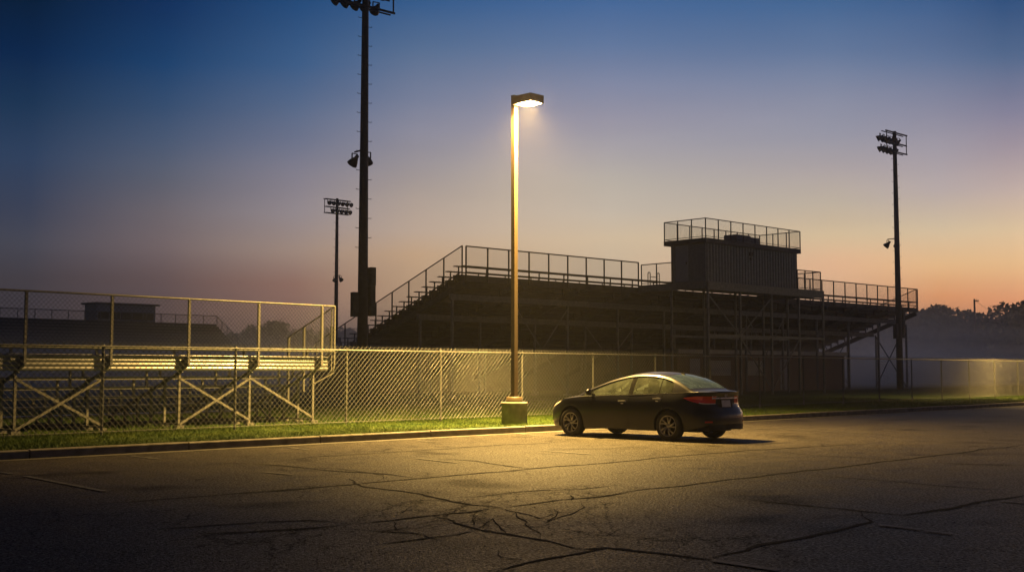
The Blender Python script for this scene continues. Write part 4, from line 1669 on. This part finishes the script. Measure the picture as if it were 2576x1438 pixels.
# tail lamps wrapped round the rear corners
for side in (-1, 1):
    mb, mb2, mb3 = MB(), MB(), MB()
    l0, l1 = 0.34, l_of_x(1.74)
    NS, NZ = 26, 8
    gridp = []
    for i in range(NS + 1):
        t = i / NS
        l = l0 + (l1 - l0) * t
        zt_ = .925 - .01 * t
        zb_ = .765 + (.115 * max(0, (t - .35) / .65) ** 1.2)
        zt_ = .93 - .035 * max(0, (t - .6) / .4)
        gridp.append([body_pt(l, zb_ + (zt_ - zb_) * k / NZ, side, .012) for k in range(NZ + 1)])
    for i in range(NS):
        for k in range(NZ):
            q = [gridp[i][k], gridp[i + 1][k], gridp[i + 1][k + 1], gridp[i][k + 1]]
            if side == 1:
                q.reverse()
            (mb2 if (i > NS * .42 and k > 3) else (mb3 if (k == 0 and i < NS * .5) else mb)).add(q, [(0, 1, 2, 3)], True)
    rl = weld(mb).build('tail_lamp', M['red'], car)
    weld(mb2).build('lit_lens_area', M['redlit'], rl)  # upper outer lens area, coloured as if light shone through it
    weld(mb3).build('reversing_lens', M['clear'], rl)
    # headlamp
    mb = MB()
    l0, l1 = LTOT - .52, l_of_x(-1.72)
    gridp = []
    for i in range(17):
        t = i / 16
        l = l0 + (l1 - l0) * t
        zt_ = ztop(outx(l)) - .012
        zb_ = zt_ - .02 - .11 * math.sin(PI * (1 - t) * .75 + .3) * (1 - t * .75)
        gridp.append([body_pt(l, zb_ + (zt_ - zb_) * k / 5, side, .008) for k in range(6)])
    for i in range(16):
        for k in range(5):
            q = [gridp[i][k], gridp[i + 1][k], gridp[i + 1][k + 1], gridp[i][k + 1]]
            if side == -1:
                q.reverse()
            mb.add(q, [(0, 1, 2, 3)], True)
    weld(mb).build('headlight', M['clear'], car)
    # door mirror
    mb = MB()
    prof = [(0.0, -.055), (.05, -.05), (.082, -.02), (.088, .02), (.075, .045), (0, .048)]
    c = Vector((-.70, side * .985, .985))
    vs, fs = [], []
    for k in range(16):
        t = 2 * PI * k / 16
        for r, h in prof:
            vs.append((c.x + h, c.y + r * 1.15 * math.cos(t), c.z + r * .80 * math.sin(t)))
    m_ = len(prof)
    for k in range(16):
        for i in range(m_ - 1):
            a, b = k * m_ + i, ((k + 1) % 16) * m_ + i
            fs.append((a, b, b + 1, a + 1))
    mb.add(vs, fs, True)
    mb.bar((-.715, side * .80, .925), (-.70, side * .95, .945), .07, .04)
    mb.build('door_mirror', M['paint'], car)

# rear fascia details
xr_ = lambda y, z, o: body_pt(np.interp(abs(y), [OUT[i][1] for i in range(6)], _l[:6]), z, 1 if y >= 0 else -1, o)


def rear_strip(ys, z, h, off, th):
    mb = MB()
    pts = [xr_(y, z, off) for y in ys]
    for a, b in zip(pts, pts[1:]):
        mb.bar(a, b, th, h)
    return mb


rear_strip(np.linspace(-.46, .46, 15), .888, .022, .012, .014).build('chrome_strip', M['chrome'], car)
mb = MB()
pl = [xr_(0, z, .004) for z in (.855, .68)]
for k in range(6):
    pass
mb.add([xr_(-.27, .85, .003), xr_(.27, .85, .003), xr_(.24, .69, .006), xr_(-.24, .69, .006)], [(0, 1, 2, 3)])
mb.add([xr_(-.27, .85, .003), xr_(0, .85, .003), xr_(.27, .85, .003), xr_(.27, .86, .003), xr_(-.27, .86, .003)], [(0, 1, 2, 3, 4)])
mb.build('plate_recess', M['plastic'], car)
mb = MB()
a, b = xr_(0, .85, .018), xr_(0, .70, .022)
for z0_, z1_, y_ in ((.705, .845, .155),):
    p0, p1 = xr_(0, z0_, .02), xr_(0, z1_, .016)
    mb.add([(p0.x, -y_, z0_), (p0.x, y_, z0_), (p1.x, y_, z1_), (p1.x, -y_, z1_), (p0.x - .006, -y_, z0_), (p0.x - .006, y_, z0_), (p1.x - .006, y_, z1_), (p1.x - .006, -y_, z1_)],
           [(0, 1, 2, 3), (7, 6, 5, 4), (0, 4, 5, 1), (1, 5, 6, 2), (2, 6, 7, 3), (3, 7, 4, 0)])
mb.build('number_plate', M['plate'], car)
mb = MB()
p = xr_(0, .945, .006)
for k in range(14):
    t0, t1 = 2 * PI * k / 14, 2 * PI * (k + 1) / 14
    mb.tube((p.x, .042 * math.cos(t0), p.z + .034 * math.sin(t0)), (p.x, .042 * math.cos(t1), p.z + .034 * math.sin(t1)), .004, 5)
mb.bar((p.x, -.018, p.z - .022), (p.x, -.022, p.z + .024), .006, .008)
mb.bar((p.x, .018, p.z - .022), (p.x, .022, p.z + .024), .006, .008)
mb.bar((p.x, -.018, p.z), (p.x, .018, p.z), .006, .007)
mb.build('badge', M['chrome'], car)
mb = MB()
for k, y in enumerate((-.43, -.395, -.36, -.34, -.305)):
    p = xr_(y, .925, .004)
    mb.box(p.x, p.x + .004, y - .011, y - .006, p.z - .012, p.z + .012)
    if k in (0, 2, 4):
        mb.box(p.x, p.x + .004, y - .005, y + .010, p.z + .006, p.z + .011)
        mb.box(p.x, p.x + .004, y - .005, y + .010, p.z - .012, p.z - .007)
mb.build('model_lettering', M['chrome'], car)
mb = rear_strip(np.linspace(-.60, .60, 17), .30, .11, .006, .03)
mb.build('bumper_valance', M['plastic'], car)
mb = MB()
for y in (-.62, .62):
    p = xr_(y, .42, .006)
    mb.bar(xr_(y - .07, .41, .008), xr_(y + .07, .41, .008), .012, .03)
mb.build('bumper_reflector', M['red'], car)
mb = MB()
mb.tube((1.95, .52, .26), (2.20, .52, .25), .028, 12)
mb.build('exhaust_pipe', M['rim'], car)
# aerial fin and seams of the boot lid
mb = MB()
mb.add([(1.02, -.012, 1.385), (1.02, .012, 1.385), (1.18, .02, 1.35), (1.18, -.02, 1.35), (1.13, 0, 1.43)], [(0, 1, 4), (1, 2, 4), (2, 3, 4), (3, 0, 4)])
mb.build('roof_aerial', M['paint'], car)

# dark underbody and cabin floor
mb = MB()
mb.box(-1.85, 1.90, -.60, .60, .19, .34)
mb.box(-.95, .95, -.80, .80, .20, .36)
for c in (-1.335, 1.335):
    for side in (-1, 1):
        pr = [(AR + .012, .20), (AR + .012, -.06)]
        vs, fs = [], []
        for k in range(17):
            t = PI * (k - 1) / 14
            for r, h in pr:
                vs.append((c + r * math.cos(t), side * (.80 - h - .03), .316 + r * math.sin(t)))
        fs = [(2 * k, 2 * k + 1, 2 * k + 3, 2 * k + 2) for k in range(16)]
        mb.add(vs, fs, True)
        vs = [(c + (AR + .012) * math.cos(PI * k / 14), side * .57, .316 + (AR + .012) * math.sin(PI * k / 14)) for k in range(15)]
        mb.add(vs, [tuple(range(15))])
# inner skin behind the doors so that the gaps read dark
for side in (-1, 1):
    mb.box(-1.0, 1.0, side * .80 - .01, side * .80 + .01, .36, .88)
mb.build('underbody', M['plastic'], car)
mb = MB()
mb.box(-1.05, 1.45, -.76, .76, .36, .42)
mb.box(-1.12, -.70, -.72, .72, .60, .93)
mb.box(1.40, 1.75, -.68, .68, .42, .97)
mb.box(1.15, 1.42, -.62, .62, .55, 1.02)
for y in (-.40, .40):
    mb.box(-.05, .45, y - .25, y + .25, .42, .58)
    mb.bar((.42, y, .55), (.62, y, 1.08), .46, .12, up=(1, 0, 0))
    mb.bar((.62, y, 1.10), (.65, y, 1.24), .26, .09, up=(1, 0, 0))
mb.build('seats', M['seat'], car)
mb = MB()
c = Vector((-.42, -.38, .93))
ax1, ax2 = Vector((.35, 0, .93)).normalized(), Vector((0, 1, 0))
for k in range(24):
    t0, t1 = 2 * PI * k / 24, 2 * PI * (k + 1) / 24
    mb.tube(c + (ax1 * math.cos(t0) + ax2 * math.sin(t0)) * .185, c + (ax1 * math.cos(t1) + ax2 * math.sin(t1)) * .185, .015, 6)
mb.tube(c, c + Vector((-.3, 0, -.12)), .03, 8)
for t in (0, 2.1, 4.2):
    mb.bar(c, c + (ax1 * math.cos(t + PI) + ax2 * math.sin(t + PI)) * .18, .03, .02)
mb.build('steering_wheel', M['plastic'], car)


# wheels
def wheel(x, side):
    w = link(bpy.data.objects.new('wheel', None))
    w.parent = car
    w.location = (x, side * .77, .316)
    if side == 1:
        w.rotation_euler = (0, 0, PI)
    mb = MB()                                             # axle along y, outer face at -y
    mb.lathe([(.205, .095), (.225, .105), (.285, .105), (.308, .085), (.316, .05), (.316, -.05), (.308, -.085), (.285, -.103), (.232, -.106), (.212, -.098), (.205, -.09)], 40, axis='y')
    mb.build('tyre', M['rubber'], w)
    mb = MB()
    mb.lathe([(.208, .09), (.208, -.085), (.222, -.100), (.214, -.104), (.196, -.092), (.190, -.06), (.190, .08)], 40, axis='y')
    mb.lathe([(0, -.084), (.03, -.083), (.036, -.075), (.055, -.068), (.06, -.03)], 20, axis='y')
    for k in range(5):                                    # five pairs of swept spokes
        for dlt, sw in ((-.20, .16), (.22, .16)):
            a0 = 2 * PI * k / 5 + dlt * .7
            pts = []
            for i in range(6):
                t = i / 5
                r = .045 + .152 * t
                a = a0 + dlt * .55 * t + sw * t * t
                pts.append(Vector((r * math.cos(a), -.070 - .018 * math.sin(PI * t * .8), r * math.sin(a))))
            for i, (p, q) in enumerate(zip(pts, pts[1:])):
                mb.bar(p, q, .026 + .006 * i / 4, .020, up=(0, 1, 0))
    mb.build('rim', M['rim'], w)
    mb = MB()
    mb.lathe([(0, -.02), (.188, -.02), (.188, -.012), (0, -.012)], 32, axis='y')
    mb.tube((0, .0, 0), (0, .3, 0), .04, 8)
    mb.build('brake_disc', M['plastic'], w)


for x in (-1.335, 1.335):
    for side in (-1, 1):
        wheel(x, side)

# ----------------------------------------------------------------- air
def vol(name, dens, col, aniso=0.0):
    m = bpy.data.materials.new(name)
    m.use_nodes = True
    nt = m.node_tree
    nt.nodes.clear()
    out = node(nt, 'ShaderNodeOutputMaterial')
    v = node(nt, 'ShaderNodeVolumePrincipled')
    v.inputs['Color'].default_value = (*col, 1)
    v.inputs['Density'].default_value = dens
    v.inputs['Anisotropy'].default_value = aniso
    nt.links.new(v.outputs[0], out.inputs['Volume'])
    return m


mb = MB()
mb.box(-430, 430, -70, 490, -1.0, 22.0)
hz = mb.build('haze', vol('haze_air', 0.0008, (0.9, 0.9, 0.92), 0.8))
hz['kind'] = 'stuff'
tag(hz, 'thin even haze in the evening air', 'haze')
for (nm, lb, xa, y0, zt, dn) in (('ground_mist', 'low thin ground mist lying over the field beyond the fence', -190, 17.0, 3.0, 0.008),
                                 ('mist_bank', 'pale bank of mist hugging the grass under the right end of the large grandstand', 50, 15.0, 2.4, 0.016),
                                 ('mist_sheet', 'sheet of mist at head height before the right hand trees', 56, 16.0, 3.9, 0.010),
                                 ('mist_layer', 'thinner mist reaching up to the shrubs before the right hand trees', 60, 18.0, 5.8, 0.008),
                                 ('mist_veil', 'faint veil of mist across the crowns of the right hand trees', 66, 22.0, 8.4, 0.006)):
    mb = MB()
    mb.box(xa, 290, y0, 250, -0.5, zt)
    o = mb.build(nm, vol(nm + '_air', dn, (1.0, 0.95, 0.93), 0.7))
    o.location = (fo.x, fo.y, 0)
    o.rotation_euler.z = frz
    o['kind'] = 'stuff'
    tag(o, lb, 'mist')

# ----------------------------------------------------------------- sky
SKY = {   # azimuth in degrees -> (elevation, sRGB)
    -22.2: [(16.24, (6, 32, 62)), (14.06, (8, 40, 80)), (11.8, (28, 56, 90)), (9.5, (48, 68, 100)), (7.19, (60, 68, 90)), (5.66, (70, 72, 85)), (4.1, (66, 62, 68)), (-2.0, (50, 46, 51))],
    -16.4: [(16.8, (15, 50, 98)), (14.04, (28, 68, 115)), (12.14, (55, 82, 120)), (10.56, (78, 95, 125)), (8.94, (95, 100, 118)), (7.32, (112, 105, 113)), (5.71, (115, 102, 105)), (4.25, (98, 82, 82)), (-2.0, (74, 62, 62))],
    -10.3: [(17.22, (35, 78, 130)), (14.35, (62, 98, 145)), (12.38, (92, 112, 148)), (10.73, (118, 125, 152)), (9.06, (140, 135, 150)), (7.38, (152, 142, 148)), (5.69, (160, 140, 130)), (4.07, (142, 110, 98)), (-2.0, (106, 82, 74))],
    -4.6: [(17.43, (52, 95, 148)), (15.23, (88, 115, 155)), (12.92, (125, 135, 165)), (11.38, (148, 148, 168)), (9.82, (162, 155, 162)), (8.27, (180, 165, 158)), (6.69, (190, 170, 155)), (5.55, (195, 165, 135)), (-2.0, (146, 124, 101))],
    4.8: [(17.43, (70, 108, 162)), (15.41, (100, 125, 168)), (13.31, (138, 145, 175)), (11.9, (160, 158, 178)), (10.47, (175, 170, 178)), (9.04, (190, 182, 175)), (7.6, (200, 188, 175)), (6.31, (212, 192, 165)), (-2.0, (159, 144, 124))],
    15.2: [(16.9, (70, 108, 158)), (14.69, (105, 128, 168)), (12.39, (145, 150, 175)), (10.86, (160, 160, 178)), (9.31, (182, 172, 175)), (7.75, (200, 186, 170)), (6.19, (222, 198, 162)), (5.01, (232, 188, 150)), (-2.0, (174, 141, 112))],
    19.8: [(16.49, (65, 100, 150)), (14.07, (98, 120, 160)), (11.55, (148, 148, 172)), (9.86, (172, 165, 178)), (8.15, (192, 178, 178)), (6.43, (218, 198, 168)), (4.72, (232, 190, 140)), (3.34, (222, 155, 105)), (-2.0, (166, 116, 79))],
    22.8: [(16.17, (48, 85, 135)), (13.8, (85, 110, 150)), (11.32, (140, 138, 165)), (9.67, (172, 158, 170)), (7.99, (200, 180, 175)), (6.3, (225, 200, 165)), (4.63, (232, 190, 140)), (3.11, (225, 155, 110)), (-2.0, (169, 116, 82))],
    37: [(17.2, (55, 96, 148)), (13.7, (105, 122, 165)), (10, (182, 168, 182)), (7.2, (285, 255, 225)), (4.4, (330, 270, 200)), (2.5, (325, 240, 165)), (0, (280, 195, 140))],
    85: [(17.2, (16, 40, 80)), (13.7, (28, 52, 88)), (10, (48, 64, 95)), (7.2, (70, 74, 95)), (4.4, (80, 74, 88)), (2.5, (70, 64, 80)), (0, (50, 50, 68))],
    150: [(17.2, (8, 20, 42)), (13.7, (12, 26, 50)), (10, (20, 35, 60)), (7.2, (28, 44, 68)), (4.4, (34, 48, 70)), (2.5, (32, 45, 66)), (0, (24, 34, 52))],
}
world = bpy.data.worlds.new('World')
scene.world = world
world.use_nodes = True
nt = world.node_tree
nt.nodes.clear()
out = node(nt, 'ShaderNodeOutputWorld')
bg = node(nt, 'ShaderNodeBackground')
nt.links.new(bg.outputs[0], out.inputs[0])
tc = node(nt, 'ShaderNodeTexCoord')
sp = node(nt, 'ShaderNodeSeparateXYZ')
nt.links.new(tc.outputs['Generated'], sp.inputs[0])


def math_n(op, a, b=None):
    n = node(nt, 'ShaderNodeMath', operation=op)
    for i, v in enumerate((a, b)):
        if v is None:
            continue
        if isinstance(v, (int, float)):
            n.inputs[i].default_value = v
        else:
            nt.links.new(v, n.inputs[i])
    return n.outputs[0]


el = math_n('MULTIPLY', math_n('ARCSINE', sp.outputs['Z']), 180 / PI)
az = math_n('MULTIPLY', math_n('ARCTAN2', sp.outputs['X'], sp.outputs['Y']), 180 / PI)
fac = math_n('DIVIDE', math_n('ADD', el, 4.0), 94.0)
az2 = math_n('MULTIPLY', math_n('ADD', az, 0.0), 1.0)


def sky_ramp(lst, zen):
    up = lambda e: 1.0 + 0.022 * max(0, min(8, 11 - e))
    st = [((e + 4) / 94.0, tuple(v * up(e) * (1.0 if i else (1 + .012 * max(0, 8 - e))) for i, v in enumerate(srgb(*c)))) for e, c in sorted(lst)]
    tp = srgb(*sorted(lst)[-1][1])
    st.append(((25 + 4) / 94.0, tuple(a * .35 + b * .65 for a, b in zip(tp, zen))))
    st.append((1.0, zen))
    st = [(p, c) for p, c in st]
    r = ramp(nt, fac, st)
    r.color_ramp.interpolation = 'LINEAR'
    return r.outputs[0]


zen = srgb(5, 17, 42)
keys = sorted(SKY)
cur = sky_ramp(SKY[150], zen)
# dark side on the left, then each measured column in turn, then dark again behind
order = [(-150, 150)] + [(-75, None)] + [(k, k) for k in keys if k < 150] + [(150, 150)]
prev = -150
for a, k in order[1:]:
    if k is None:
        colr = sky_ramp([(e, tuple(v * .45 for v in c)) for e, c in SKY[keys[0]]], zen)
    else:
        colr = sky_ramp(SKY[k], zen)
    mr = node(nt, 'ShaderNodeMapRange', interpolation_type='LINEAR')
    mr.inputs[1].default_value = prev
    mr.inputs[2].default_value = a
    nt.links.new(az2, mr.inputs[0])
    mx = node(nt, 'ShaderNodeMixRGB')
    nt.links.new(mr.outputs[0], mx.inputs[0])
    nt.links.new(cur, mx.inputs[1])
    nt.links.new(colr, mx.inputs[2])
    cur = mx.outputs[0]
    prev = a
# faint unevenness of the high air
mp = node(nt, 'ShaderNodeMapping')
mp.inputs['Scale'].default_value = (2.2, 2.2, 14.0)
nt.links.new(tc.outputs['Generated'], mp.inputs['Vector'])
nz = node(nt, 'ShaderNodeTexNoise', i_Scale=1.6, i_Detail=4.0, i_Roughness=0.55)
nt.links.new(mp.outputs[0], nz.inputs['Vector'])
un = ramp(nt, nz.outputs['Fac'], [(0.3, (0.875, 0.875, 0.855)), (0.7, (0.94, 0.935, 0.90))])
mx = node(nt, 'ShaderNodeMixRGB', blend_type='MULTIPLY')
mx.inputs[0].default_value = 1.0
nt.links.new(cur, mx.inputs[1])
nt.links.new(un.outputs[0], mx.inputs[2])
nt.links.new(mx.outputs[0], bg.inputs[0])
bg.inputs[1].default_value = 1.0

# ---------------------------------------------------------------- camera
cam = bpy.data.cameras.new('camera')
cam.sensor_width = 36.0
cam.lens = F_PX / 2576 * 36.0
cam.clip_end = 3000
cam.clip_start = 0.05
co = link(bpy.data.objects.new('camera', cam))
co.location = (0, 0, H_CAM)
co.rotation_euler = (PI / 2 + TH, 0, 0)
scene.camera = co

scene.view_settings.view_transform = 'Standard'
scene.view_settings.look = 'None'
scene.view_settings.exposure = 0.0
scene.view_settings.gamma = 1.0
cy = scene.cycles
cy.use_denoising = True
cy.use_adaptive_sampling = False
cy.max_bounces = 8
cy.diffuse_bounces = 2
cy.glossy_bounces = 3
cy.transparent_max_bounces = 16
cy.volume_bounces = 4
cy.sample_clamp_indirect = 3.0
cy.caustics_reflective = False
cy.caustics_refractive = False
